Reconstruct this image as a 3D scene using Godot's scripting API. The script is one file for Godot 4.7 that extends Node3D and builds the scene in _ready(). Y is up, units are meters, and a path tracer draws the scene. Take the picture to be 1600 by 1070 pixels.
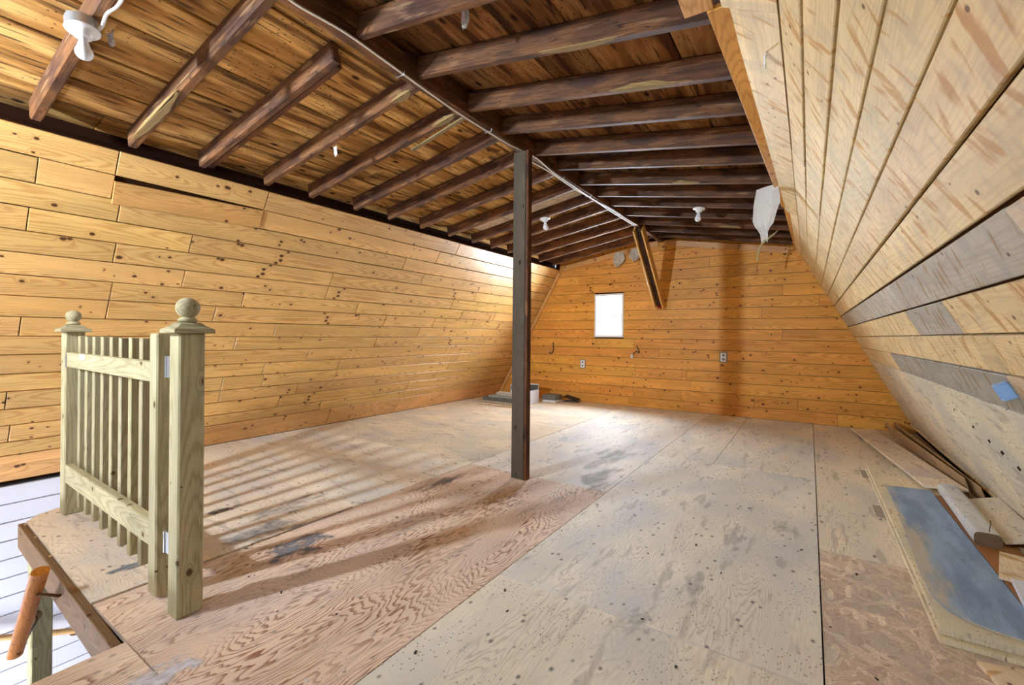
extends Node3D
# An unfinished gambrel attic. Own coordinates: x to the right, y up, z along the ridge away from the camera; V() turns them to Godot's.

var org := Vector3.ZERO          # origin of the thing being built
var rng := RandomNumberGenerator.new()
var M := {}
var T := {}
var taken := {}

const XR := -1.88                # ridge
const ZN := -1.3                 # near gable
const ZF := 6.93                 # far gable
const LX := -4.87                # foot of the left wall
const RX := 1.05                 # foot of the right wall

func V(x: float, y: float, z: float) -> Vector3:
	return Vector3(x, y, -z)

# ------------------------------------------------------------------ scene tree
func numbered(called: String) -> String:
	if not taken.has(called):
		taken[called] = 0
		return called
	taken[called] += 1
	return "%s_%03d" % [called, taken[called]]

func tag(o: Node3D, label: String, category := "", group := "", kind := "") -> void:
	if label: o.set_meta("label", label)
	if category: o.set_meta("category", category)
	if group: o.set_meta("group", group)
	if kind: o.set_meta("kind", kind)

func thing(called: String, label: String, category: String, at := Vector3.ZERO, group := "", kind := "") -> Node3D:
	var o := Node3D.new()
	o.name = numbered(called)
	o.position = at
	add_child(o)
	org = at
	tag(o, label, category, group, kind)
	return o

func part(called: String, mesh: Mesh, mat: Material, parent: Node) -> MeshInstance3D:
	var o := MeshInstance3D.new()
	o.mesh = mesh
	o.material_override = mat
	if parent == self:
		called = numbered(called)
		o.name = called
		add_child(o)
	else:
		var key := str(parent.get_instance_id()) + called
		if taken.has(key):
			taken[key] += 1
			o.name = "%s_%03d" % [called, taken[key]]
		else:
			taken[key] = 0
			o.name = called
		parent.add_child(o, true)
	return o

# ------------------------------------------------------------------ mesh buffers
class Buf:
	var v := PackedVector3Array()
	var n := PackedVector3Array()
	var uv := PackedVector2Array()
	var c := PackedColorArray()
	func tri(a: Vector3, b: Vector3, d: Vector3, na: Vector3, nb: Vector3, nd: Vector3, ua: Vector2, ub: Vector2, ud: Vector2, col: Color) -> void:
		if (b - a).cross(d - a).dot(na + nb + nd) > 0.0:   # front faces run clockwise
			var t := b; b = d; d = t
			var tn := nb; nb = nd; nd = tn
			var tu := ub; ub = ud; ud = tu
		v.append_array([a, b, d]); n.append_array([na, nb, nd]); uv.append_array([ua, ub, ud]); c.append_array([col, col, col])
	func quad(p: Array, nrm: Vector3, u: Array, col: Color) -> void:
		tri(p[0], p[1], p[2], nrm, nrm, nrm, u[0], u[1], u[2], col)
		tri(p[0], p[2], p[3], nrm, nrm, nrm, u[0], u[2], u[3], col)

func commit(b: Buf, mesh: ArrayMesh = null) -> ArrayMesh:
	if mesh == null: mesh = ArrayMesh.new()
	var a := []
	a.resize(Mesh.ARRAY_MAX)
	var vv := b.v.duplicate()
	for i in vv.size(): vv[i] -= org
	a[Mesh.ARRAY_VERTEX] = vv
	a[Mesh.ARRAY_NORMAL] = b.n
	a[Mesh.ARRAY_TEX_UV] = b.uv
	a[Mesh.ARRAY_COLOR] = b.c
	mesh.add_surface_from_arrays(Mesh.PRIMITIVE_TRIANGLES, a)
	return mesh

# a bevelled board: c centre, ax along the grain, ay across it, L W T sizes; o = {uo, us (metres per texture), col, bev}
func slab(b: Buf, c: Vector3, ax: Vector3, ay: Vector3, L: float, W: float, t: float, o := {}) -> void:
	ax = ax.normalized()
	var az := ax.cross(ay).normalized()
	ay = az.cross(ax).normalized()
	var bev: float = min(o.get("bev", 0.002), min(L, min(W, t)) * 0.45)
	var uo: Vector2 = o.get("uo", Vector2.ZERO)
	var us: Vector2 = o.get("us", Vector2.ONE)
	var col: Color = o.get("col", Color.WHITE)
	var sh: float = o.get("skew", 0.0)
	var rings := []
	for k in 4:
		var inset: float = bev if k == 0 or k == 3 else 0.0
		var z: float = [-t / 2, -t / 2 + bev, t / 2 - bev, t / 2][k]
		var r := []
		for q in [Vector2(-1, -1), Vector2(1, -1), Vector2(1, 1), Vector2(-1, 1)]:
			var x: float = q.x * (L / 2 - inset) + sh * q.y
			var y: float = q.y * (W / 2 - inset)
			r.append([c + ax * x + ay * y + az * z, x, y, z])
		rings.append(r)
	var uvf := func(x: float, y: float) -> Vector2:
		return (Vector2(x + L / 2, y + W / 2) + uo) / us
	for e in [[3, 1.0], [0, -1.0]]:
		var r: Array = rings[e[0]]
		b.quad([r[0][0], r[1][0], r[2][0], r[3][0]], az * e[1], [uvf.call(r[0][1], r[0][2]), uvf.call(r[1][1], r[1][2]), uvf.call(r[2][1], r[2][2]), uvf.call(r[3][1], r[3][2])], col)
	for k in 3:
		for i in 4:
			var j: int = (i + 1) % 4
			var p := [rings[k][i], rings[k][j], rings[k + 1][j], rings[k + 1][i]]
			var nn: Vector3 = [-ay, ax, ay, -ax][i]
			if k == 0: nn = (nn - az).normalized()
			if k == 2: nn = (nn + az).normalized()
			var uu := []
			for q in p:
				var dz: float = t / 2 - q[3]
				if i == 0 or i == 2: uu.append(uvf.call(q[1], q[2] + dz * (1 if i == 2 else -1)))
				else: uu.append(uvf.call(q[1] + dz * (1 if i == 1 else -1) * 0.3, q[2]))
			b.quad([p[0][0], p[1][0], p[2][0], p[3][0]], nn, uu, col)

func slab_mesh(c: Vector3, ax: Vector3, ay: Vector3, L: float, W: float, t: float, o := {}) -> ArrayMesh:
	var b := Buf.new()
	slab(b, c, ax, ay, L, W, t, o)
	return commit(b)

# axis-aligned box from its low and high corners in own coordinates, grain along the given axis (0 x, 1 y, 2 z)
func box(b: Buf, lo: Vector3, hi: Vector3, grain := 0, o := {}) -> void:
	var c := (lo + hi) / 2
	var d := hi - lo
	var cc := V(c.x, c.y, c.z)
	match grain:
		0: slab(b, cc, Vector3.RIGHT, Vector3.FORWARD if d.y < d.z else Vector3.UP, d.x, d.z if d.y < d.z else d.y, d.y if d.y < d.z else d.z, o)
		1: slab(b, cc, Vector3.UP, Vector3.RIGHT if d.x > d.z else Vector3.FORWARD, d.y, max(d.x, d.z), min(d.x, d.z), o)
		2: slab(b, cc, Vector3.FORWARD, Vector3.RIGHT if d.x > d.y else Vector3.UP, d.z, max(d.x, d.y), min(d.x, d.y), o)

func box_mesh(x0: float, y0: float, z0: float, x1: float, y1: float, z1: float, grain := 0, o := {}) -> ArrayMesh:
	var b := Buf.new()
	box(b, Vector3(x0, y0, z0), Vector3(x1, y1, z1), grain, o)
	return commit(b)

# a polygon in the plane (o0; ea, eb) raised by t along en
func prism(b: Buf, poly: PackedVector2Array, o0: Vector3, ea: Vector3, eb: Vector3, en: Vector3, t: float, o := {}) -> void:
	var uo: Vector2 = o.get("uo", Vector2.ZERO)
	var us: Vector2 = o.get("us", Vector2.ONE)
	var col: Color = o.get("col", Color.WHITE)
	var swap: bool = o.get("swap", false)
	var idx := Geometry2D.triangulate_polygon(poly)
	for e in [[0.0, -1.0], [t, 1.0]]:
		for i in range(0, idx.size(), 3):
			var p := []
			var u := []
			for k in 3:
				var q := poly[idx[i + k]]
				p.append(o0 + ea * q.x + eb * q.y + en * e[0])
				u.append(((Vector2(q.y, q.x) if swap else q) + uo) / us)
			var nn: Vector3 = en * e[1]
			b.tri(p[0], p[1], p[2], nn, nn, nn, u[0], u[1], u[2], col)
	var mid := Vector2.ZERO
	var area := 0.0
	for i in poly.size():
		area += poly[i].cross(poly[(i + 1) % poly.size()])
	for i in poly.size():
		var a := poly[i]
		var d := poly[(i + 1) % poly.size()]
		var e := (d - a).normalized()
		var out := Vector2(e.y, -e.x) * (1.0 if area > 0 else -1.0)
		var nn := (ea * out.x + eb * out.y).normalized()
		var pa := o0 + ea * a.x + eb * a.y
		var pd := o0 + ea * d.x + eb * d.y
		b.quad([pa, pd, pd + en * t, pa + en * t], nn, [(a + uo) / us, (d + uo) / us, (d + uo + out * t) / us, (a + uo + out * t) / us], col)

func prism_mesh(poly: PackedVector2Array, o0: Vector3, ea: Vector3, eb: Vector3, en: Vector3, t: float, o := {}) -> ArrayMesh:
	var b := Buf.new()
	prism(b, poly, o0, ea, eb, en, t, o)
	return commit(b)

func tube(b: Buf, pts: Array, r: float, sides := 8, squash := 1.0, col := Color.WHITE) -> void:
	var n := pts.size()
	var rings := []
	var up := Vector3.UP
	var along := 0.0
	var us := []
	for i in n:
		var d: Vector3 = (pts[min(i + 1, n - 1)] - pts[max(i - 1, 0)]).normalized()
		if absf(d.dot(up)) > 0.95: up = Vector3.RIGHT if absf(d.x) < 0.9 else Vector3.FORWARD
		var sx := d.cross(up).normalized()
		var sy := sx.cross(d).normalized()
		up = sy
		var ring := []
		for k in sides:
			var a := TAU * k / sides
			var nn := (sx * cos(a) + sy * sin(a) / squash).normalized()
			ring.append([pts[i] + sx * cos(a) * r + sy * sin(a) * r * squash, nn])
		rings.append(ring)
		if i > 0: along += (pts[i] - pts[i - 1]).length()
		us.append(along)
	for i in n - 1:
		for k in sides:
			var j := (k + 1) % sides
			var A: Array = rings[i][k]
			var B: Array = rings[i][j]
			var C: Array = rings[i + 1][j]
			var D: Array = rings[i + 1][k]
			var va := r * TAU * k / sides
			var vb := r * TAU * (k + 1) / sides
			b.tri(A[0], B[0], C[0], A[1], B[1], C[1], Vector2(us[i], va), Vector2(us[i], vb), Vector2(us[i + 1], vb), col)
			b.tri(A[0], C[0], D[0], A[1], C[1], D[1], Vector2(us[i], va), Vector2(us[i + 1], vb), Vector2(us[i + 1], va), col)
	for e in [[0, 1], [n - 1, n - 2]]:
		var nn: Vector3 = (pts[e[0]] - pts[e[1]]).normalized()
		for k in range(1, sides - 1):
			b.tri(rings[e[0]][0][0], rings[e[0]][k][0], rings[e[0]][k + 1][0], nn, nn, nn, Vector2(0, 0), Vector2(0, r), Vector2(r, r), col)

func tube_mesh(pts: Array, r: float, sides := 8, squash := 1.0) -> ArrayMesh:
	var b := Buf.new()
	tube(b, pts, r, sides, squash)
	return commit(b)

# a turned shape: profile of (radius, height) along axis from c
func lathe(b: Buf, prof: Array, c: Vector3, axis: Vector3, seg := 24, us := 1.0, flat := false, col := Color.WHITE) -> void:
	axis = axis.normalized()
	var sx := axis.cross(Vector3.FORWARD if absf(axis.z) < 0.9 else Vector3.RIGHT).normalized()
	var sy := axis.cross(sx).normalized()
	for i in prof.size() - 1:
		var p: Vector2 = prof[i]
		var q: Vector2 = prof[i + 1]
		if p.distance_to(q) < 1e-6: continue
		var slope := func(k: int) -> Vector2:
			var d: Vector2 = prof[min(k + 1, prof.size() - 1)] - prof[max(k - 1, 0)]
			return Vector2(d.y, -d.x).normalized()
		var np: Vector2 = Vector2((q - p).y, -(q - p).x).normalized()
		var n0: Vector2 = slope.call(i)
		var n1: Vector2 = slope.call(i + 1)
		if n0.dot(np) < 0.6 or flat: n0 = np
		if n1.dot(np) < 0.6 or flat: n1 = np
		for k in seg:
			var a0 := TAU * (k + 0.5) / seg
			var a1 := TAU * (k + 1.5) / seg
			var e0 := sx * cos(a0) + sy * sin(a0)
			var e1 := sx * cos(a1) + sy * sin(a1)
			var f0 := e0
			var f1 := e1
			if seg == 4:
				f0 = (e0 + e1).normalized(); f1 = f0
			var A := c + e0 * p.x + axis * p.y
			var B := c + e1 * p.x + axis * p.y
			var C := c + e1 * q.x + axis * q.y
			var D := c + e0 * q.x + axis * q.y
			var uA := Vector2(k * p.x * 0.3, p.y) / us
			var uC := Vector2((k + 1) * q.x * 0.3, q.y) / us
			if p.x > 1e-6: b.tri(A, B, C, f0 * n0.x + axis * n0.y, f1 * n0.x + axis * n0.y, f1 * n1.x + axis * n1.y, uA, Vector2(uC.x, uA.y), uC, col)
			if q.x > 1e-6: b.tri(A, C, D, f0 * n0.x + axis * n0.y, f1 * n1.x + axis * n1.y, f0 * n1.x + axis * n1.y, uA, uC, Vector2(uA.x, uC.y), col)

func lathe_mesh(prof: Array, c: Vector3, axis: Vector3, seg := 24, us := 1.0) -> ArrayMesh:
	var b := Buf.new()
	lathe(b, prof, c, axis, seg, us)
	return commit(b)

# ------------------------------------------------------------------ textures
func bake(w: int, h: int, f: Callable) -> ImageTexture:
	var rows := []
	rows.resize(h)
	var lock := Mutex.new()
	var work := func(y: int) -> void:
		var row := PackedByteArray()
		row.resize(w * 3)
		for x in w:
			var c: Color = f.call((x + 0.5) / w, (y + 0.5) / h)
			row[x * 3] = clampi(int(c.r * 255.0), 0, 255)
			row[x * 3 + 1] = clampi(int(c.g * 255.0), 0, 255)
			row[x * 3 + 2] = clampi(int(c.b * 255.0), 0, 255)
		lock.lock()
		rows[y] = row
		lock.unlock()
	var id := WorkerThreadPool.add_group_task(work, h)
	WorkerThreadPool.wait_for_group_task_completion(id)
	var all := PackedByteArray()
	for r in rows: all.append_array(r)
	return ImageTexture.create_from_image(Image.create_from_data(w, h, false, Image.FORMAT_RGB8, all))

func noise(sd: int, oct := 1) -> FastNoiseLite:
	var n := FastNoiseLite.new()
	n.noise_type = FastNoiseLite.TYPE_SIMPLEX_SMOOTH
	n.seed = sd
	n.frequency = 1.0
	n.fractal_type = FastNoiseLite.FRACTAL_FBM if oct > 1 else FastNoiseLite.FRACTAL_NONE
	n.fractal_octaves = oct
	return n

func cells(sd: int, value := false) -> FastNoiseLite:
	var n := FastNoiseLite.new()
	n.noise_type = FastNoiseLite.TYPE_CELLULAR
	n.seed = sd
	n.frequency = 1.0
	n.fractal_type = FastNoiseLite.FRACTAL_NONE
	n.cellular_jitter = 1.0
	n.cellular_distance_function = FastNoiseLite.DISTANCE_EUCLIDEAN
	n.cellular_return_type = FastNoiseLite.RETURN_CELL_VALUE if value else FastNoiseLite.RETURN_DISTANCE
	return n

func C(r: float, g: float, b: float) -> Color:
	return Color(r / 255.0, g / 255.0, b / 255.0)

# strips of sawn softwood, lying along u: su x sv metres in n strips; look = {light, dark, knot, kn (knots per strip), streak, blot, blotch colour}
func softwood(sd: int, w: int, h: int, su: float, n: int, sw: float, look: Dictionary) -> ImageTexture:
	var r := RandomNumberGenerator.new()
	r.seed = sd
	var strips := []
	for k in n:
		var knots := []
		var count: int = look.kn + r.randi_range(-2, 2)
		for i in count:
			knots.append(Vector3(r.randf() * su, (r.randf() - 0.5) * sw * 0.9, r.randf_range(0.25, 1.0) * look.get("kr", 0.014)))
		strips.append({"knots": knots, "yc": r.randf_range(-0.06, 0.06), "d": r.randf_range(0.015, 0.09), "sp": r.randf_range(0.006, 0.012), "tone": r.randf_range(-1, 1)})
	var nz := noise(sd + 1)
	var nf := noise(sd + 2, 2)
	var nb := noise(sd + 3, 3)
	var light: Color = look.light
	var dark: Color = look.dark
	var knc: Color = look.knot
	var blc: Color = look.get("blotch", light)
	var blot: float = look.get("blot", 0.0)
	var streak: float = look.get("streak", 0.05)
	var line: float = look.get("line", 0.45)
	var cross: float = look.get("cross", 0.0)
	var f := func(u: float, v: float) -> Color:
		var x := u * su
		var yy := v * sw * n
		var k := mini(int(yy / sw), n - 1)
		var y := yy - (k + 0.5) * sw
		var s: Dictionary = strips[k]
		var cx: float = s.yc + 0.035 * nz.get_noise_2d(x * 0.7, k * 9.7)
		var d: float = s.d + 0.05 * nz.get_noise_2d(x * 0.55 + 40.0, k * 7.3)
		var ring := sqrt((y - cx) * (y - cx) + d * d) + 0.002 * nz.get_noise_2d(x * 5.0, y * 60.0 + k * 11.0)
		var kd := 0.0
		var rim := 0.0
		for q in s.knots:
			var dx: float = (x - q.x) * 0.75
			if absf(dx) < 0.09:
				var dy: float = y - q.y
				var dd: float = sqrt(dx * dx + dy * dy) / q.z
				if dd < 5.0:
					var e := exp(-dd * dd * 0.35)
					ring += 0.02 * e * (1.0 if dy > 0 else -1.0)
					kd = maxf(kd, 1.0 - smoothstep(0.55, 1.0, dd))
					rim = maxf(rim, e)
		var g := sin(ring * TAU / s.sp) * 0.5 + 0.5
		g = g * g * g
		var c := light.lerp(dark, g * line + rim * 0.25)
		var fine := nf.get_noise_2d(x * 6.0, yy * 420.0)
		var broad := nb.get_noise_2d(x * 1.2 + k * 13.0, yy * 7.0)
		c = c * (1.0 + streak * fine + 0.09 * broad + 0.05 * s.tone)
		if blot > 0.0:
			var bl := nb.get_noise_2d(x * (9.0 if cross > 0.0 else 2.0) + 70.0, yy * (4.0 if cross > 0.0 else 10.0))
			c = c.lerp(blc, blot * smoothstep(0.08, 0.5, bl))
		if cross > 0.0:
			var st := nb.get_noise_2d(x * 13.0 + yy * 5.0 + 17.0, yy * 4.0 + 3.0)
			c = c.lerp(look.drip, cross * smoothstep(0.18, 0.55, st))
		c = c.lerp(knc, kd * 0.9)
		return c
	return bake(w, h, f)

# peeled veneer: contour lines of a stretched field, u along the grain
func veneer(sd: int, w: int, h: int, su: float, sv: float, look: Dictionary) -> ImageTexture:
	var n1 := noise(sd, 2)
	var n2 := noise(sd + 1, 2)
	var nf := noise(sd + 2, 2)
	var np := noise(sd + 3, 3)
	var dots := cells(sd + 4)
	var light: Color = look.light
	var dark: Color = look.dark
	var grey: Color = look.grey
	var dirt: Color = look.get("dirt", C(70, 62, 56))
	var f := func(u: float, v: float) -> Color:
		var x := u * su
		var y := v * sv
		var a: float = n1.get_noise_2d(x * look.fx, y * look.fy) + look.get("wob", 0.05) * n2.get_noise_2d(x * 5.0, y * 22.0) + y * look.get("tilt", 0.6)
		var g := fposmod(a * look.lines, 1.0)
		g = smoothstep(0.5, 0.93, g) * (1.0 - smoothstep(0.96, 1.0, g))
		var patch := np.get_noise_2d(x * 1.1, y * 2.0)
		var c := light.lerp(dark, g * look.line * (0.65 + 0.7 * nf.get_noise_2d(x * 2.0 + 9.0, y * 3.0)))
		c = c * (1.0 + 0.07 * nf.get_noise_2d(x * 8.0, y * 500.0) + 0.06 * patch)
		c = c.lerp(grey, look.wear * smoothstep(-0.35, 0.6, np.get_noise_2d(x * 0.9 + 31.0, y * 1.6 + 5.0)))
		var pick := np.get_noise_2d(x * 3.1, y * 3.1 + 50.0)
		var dd := dots.get_noise_2d(x * 9.0, y * 12.0) + 1.0
		c = c.lerp(dirt, look.spots * (1.0 - smoothstep(0.02, 0.10 + 0.1 * maxf(pick, 0.0), dd)) * clampf(0.35 + 2.2 * pick, 0.0, 1.0))
		var d2 := dots.get_noise_2d(x * 31.0 + 7.0, y * 36.0) + 1.0
		c = c.lerp(C(52, 44, 40), look.spots * (1.0 - smoothstep(0.05, 0.12, d2)) * clampf(-3.0 * pick, 0.0, 0.8))
		var smear := np.get_noise_2d(x * 2.0 + 90.0, y * 9.0)
		c = c.lerp(dirt, look.get("smear", 0.1) * smoothstep(0.3, 0.65, smear))
		return c
	return bake(w, h, f)

func osb_texture() -> ImageTexture:
	var a := cells(71, true)
	var b := cells(72, true)
	var c0 := cells(73, true)
	var nf := noise(74, 2)
	var nb := noise(75, 3)
	var f := func(u: float, v: float) -> Color:
		var x := u * 1.2
		var y := v * 1.2
		var wx := x + 0.02 * nf.get_noise_2d(x * 9.0, y * 9.0)
		var p := a.get_noise_2d(wx * 12.0, y * 56.0)
		var q := b.get_noise_2d((wx * 0.7 + y * 0.7) * 10.0, (y * 0.7 - wx * 0.7) * 54.0)
		var s := c0.get_noise_2d((wx * 0.5 - y * 0.86) * 10.0, (y * 0.5 + wx * 0.86) * 52.0)
		var m := maxf(p, maxf(q, s))
		var t: float = p if m == p else (q * 0.9 if m == q else s * 1.1)
		var c := C(204, 184, 160).lerp(C(246, 228, 202), clampf(t * 0.9 + 0.1, 0.0, 1.0))
		var hue := fposmod(t * 37.0, 1.0)
		c = c.lerp(C(186, 152, 134), 0.5 * hue) * (1.0 + 0.1 * nf.get_noise_2d(x * 90.0 * (0.3 + hue), y * 90.0))
		return c.lerp(C(176, 172, 156), 0.35 * smoothstep(0.0, 0.5, nb.get_noise_2d(x * 2.5, y * 2.5)))
	return bake(1024, 1024, f)

# old roof boards: amber wood, dark streaks, black water marks
func roof_texture() -> ImageTexture:
	var n1 := noise(81, 3)
	var n2 := noise(82, 3)
	var n3 := noise(83, 2)
	var k := cells(84)
	var f := func(u: float, v: float) -> Color:
		var x := u * 2.4
		var y := v * 1.2
		var st := n1.get_noise_2d(x * 1.5, y * 15.0)
		var br := n2.get_noise_2d(x * 1.1 + 5.0, y * 3.6)
		var fi := n3.get_noise_2d(x * 8.0, y * 240.0)
		var c := C(196, 148, 90).lerp(C(240, 200, 138), smoothstep(-0.3, 0.5, br + 0.55 * st))
		c = c.lerp(C(78, 48, 26), 0.7 * smoothstep(0.08, 0.55, n2.get_noise_2d(x * 0.9 + 40.0, y * 5.0) + 0.5 * st))
		c = c.lerp(C(44, 32, 26), 0.6 * smoothstep(0.32, 0.6, n1.get_noise_2d(x * 2.6 + 9.0, y * 34.0)))
		c = c * (1.0 + 0.12 * fi + 0.16 * st)
		var d := k.get_noise_2d(x * 2.6, y * 5.0) + 1.0
		var pick := n2.get_noise_2d(x * 2.0 + 80.0, y * 2.0)
		c = c.lerp(C(48, 28, 18), 0.9 * (1.0 - smoothstep(0.03, 0.10, d)) * smoothstep(0.0, 0.15, pick))
		var d2 := k.get_noise_2d(x * 17.0 + 3.0, y * 26.0) + 1.0
		c = c.lerp(C(40, 24, 16), 0.8 * (1.0 - smoothstep(0.05, 0.12, d2)) * smoothstep(0.12, 0.3, -pick))
		return c
	return bake(1536, 768, f)

# rafters and ridge: reddish brown, purple-grey weathering, checks
func beam_texture() -> ImageTexture:
	var n1 := noise(91, 3)
	var n2 := noise(92, 3)
	var n3 := noise(93, 2)
	var f := func(u: float, v: float) -> Color:
		var x := u * 2.0
		var y := v * 0.8
		var st := n1.get_noise_2d(x * 1.2, y * 40.0)
		var br := n2.get_noise_2d(x * 3.0, y * 9.0)
		var c := C(128, 86, 54).lerp(C(100, 68, 46), smoothstep(-0.3, 0.3, br))
		c = c.lerp(C(72, 48, 40), 0.75 * smoothstep(0.05, 0.5, n2.get_noise_2d(x * 1.5 + 20.0, y * 6.0)))
		c = c.lerp(C(168, 130, 92), 0.7 * smoothstep(0.28, 0.6, n2.get_noise_2d(x * 2.2 + 60.0, y * 14.0)))
		var ck := absf(n3.get_noise_2d(x * 1.1, y * 34.0))
		c = c.lerp(C(36, 22, 16), 0.7 * (1.0 - smoothstep(0.0, 0.05, ck)))
		return c * (1.0 + 0.18 * st + 0.1 * n3.get_noise_2d(x * 10.0, y * 300.0))
	return bake(1024, 512, f)

func steel_texture() -> ImageTexture:
	var n1 := noise(101, 4)
	var n2 := noise(102, 2)
	var f := func(u: float, v: float) -> Color:
		var x := u * 2.0
		var y := v * 0.5
		var c := C(152, 178, 206).lerp(C(120, 146, 176), smoothstep(-0.4, 0.5, n1.get_noise_2d(x * 2.0, y * 5.0)))
		c = c.lerp(C(206, 190, 164), 0.9 * smoothstep(0.0, 0.4, 0.5 * n1.get_noise_2d(x * 1.6 + 8.0, y * 6.0) + 0.62 - v * 1.8))
		return c * (1.0 + 0.1 * n2.get_noise_2d(x * 12.0, y * 220.0))
	return bake(768, 256, f)

func stamp_texture() -> ImageTexture:
	var n1 := noise(111)
	var f := func(u: float, v: float) -> Color:
		var line := fposmod(v * 7.0, 1.0)
		var ink := 1.0 if line > 0.25 and line < 0.75 and n1.get_noise_2d(u * 30.0, floorf(v * 7.0) * 9.0) > -0.1 else 0.0
		return C(182, 166, 146).lerp(C(120, 116, 116), 0.75 * ink)
	return bake(128, 128, f)

func mat(tex: Texture2D, rough := 0.7, spec := 0.4, colour := Color.WHITE) -> StandardMaterial3D:
	var m := StandardMaterial3D.new()
	m.albedo_color = colour
	if tex: m.albedo_texture = tex
	m.roughness = rough
	m.metallic_specular = spec
	m.vertex_color_use_as_albedo = true
	return m

func bumpy(m: StandardMaterial3D, tex: Texture2D, cm: float) -> StandardMaterial3D:
	m.heightmap_enabled = true
	m.heightmap_texture = tex
	m.heightmap_scale = cm
	return m

func materials() -> void:
	T.pine = softwood(11, 2048, 1024, 3.0, 8, 0.15, {"light": C(226, 186, 128), "dark": C(190, 138, 82), "knot": C(74, 42, 22), "kn": 11, "kr": 0.017, "line": 0.62, "streak": 0.04})
	T.pale = softwood(21, 2048, 1024, 3.0, 8, 0.15, {"light": C(240, 218, 182), "dark": C(208, 176, 136), "knot": C(120, 88, 62), "kn": 9, "kr": 0.009, "line": 0.3, "streak": 0.05, "blot": 0.35, "blotch": C(198, 184, 166), "cross": 0.62, "drip": C(196, 136, 70)})
	T.red = veneer(31, 2048, 1024, 2.44, 1.22, {"light": C(240, 220, 196), "dark": C(160, 114, 90), "grey": C(208, 200, 192), "fx": 0.45, "fy": 1.9, "wob": 0.045, "lines": 21.0, "line": 1.0, "wear": 0.35, "spots": 0.3, "smear": 0.15})
	T.ply = veneer(41, 2048, 1024, 2.44, 1.22, {"light": C(240, 232, 214), "dark": C(172, 154, 130), "grey": C(208, 208, 206), "wob": 0.025, "fx": 0.26, "fy": 1.9, "lines": 34.0, "line": 0.4, "wear": 0.8, "spots": 0.75, "smear": 0.22, "dirt": C(96, 88, 82)})
	T.osb = osb_texture()
	T.roof = roof_texture()
	T.beam = beam_texture()
	T.treated = softwood(51, 1024, 512, 2.0, 4, 0.12, {"light": C(190, 178, 142), "dark": C(148, 134, 96), "knot": C(92, 70, 44), "kn": 5, "line": 0.5, "streak": 0.1, "blot": 0.4, "blotch": C(168, 160, 124)})
	T.steel = steel_texture()
	T.stamp = stamp_texture()
	M.pine = bumpy(mat(T.pine, 0.36, 0.5), T.pine, 0.05)
	M.far = bumpy(mat(T.pine, 0.42, 0.3), T.pine, 0.05)
	M.pale = mat(T.pale, 0.62, 0.35)
	M.red = mat(T.red, 0.68, 0.3)
	M.ply = mat(T.ply, 0.66, 0.3)
	
	M.osb = mat(T.osb, 0.75, 0.3)
	M.roof = mat(T.roof, 0.8, 0.25)
	M.beam = bumpy(mat(T.beam, 0.62, 0.35), T.beam, 0.2)
	M.treated = mat(T.treated, 0.75, 0.3, Color(0.92, 0.92, 0.9))
	M.steel = mat(T.steel, 0.5, 0.5)
	M.stamp = mat(T.stamp, 0.8, 0.2)
	M.dark = mat(null, 0.9, 0.2, C(52, 34, 22))
	M.board = mat(null, 0.85, 0.2, C(150, 112, 76))
	M.white = mat(null, 0.55, 0.4, C(232, 232, 238))
	M.paint = mat(null, 0.4, 0.5, C(238, 238, 236))
	M.paper = mat(null, 0.9, 0.2, C(226, 222, 214))
	M.paper.cull_mode = BaseMaterial3D.CULL_DISABLED
	M.wool = mat(null, 0.95, 0.2, C(196, 186, 170))
	M.porcelain = mat(null, 0.2, 0.5, C(240, 240, 240))
	M.galv = mat(null, 0.35, 0.5, C(176, 182, 186)); M.galv.metallic = 0.8
	M.brass = mat(null, 0.4, 0.5, C(120, 92, 56)); M.brass.metallic = 0.7
	M.cable = mat(null, 0.45, 0.4, C(214, 204, 186))
	M.cable2 = mat(null, 0.45, 0.4, C(206, 206, 150))
	M.blue = mat(null, 0.35, 0.5, C(150, 194, 242))
	M.black = mat(null, 0.6, 0.4, C(38, 36, 36))
	M.grey = mat(null, 0.7, 0.4, C(120, 118, 112))
	M.orange = mat(T.pine, 0.5, 0.25)
	M.redpaint = mat(null, 0.6, 0.4, C(150, 36, 40))
	M.hard = mat(null, 0.6, 0.4, C(160, 106, 56))
	M.stain = mat(null, 0.8, 0.2)
	M.stain.transparency = BaseMaterial3D.TRANSPARENCY_ALPHA
	M.glass = mat(null, 0.02, 0.5, Color(1, 1, 1, 0.06))
	M.glass.vertex_color_use_as_albedo = false
	M.glass.transparency = BaseMaterial3D.TRANSPARENCY_ALPHA
	M.bulb = mat(null, 0.15, 0.5, C(236, 240, 244))

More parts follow.
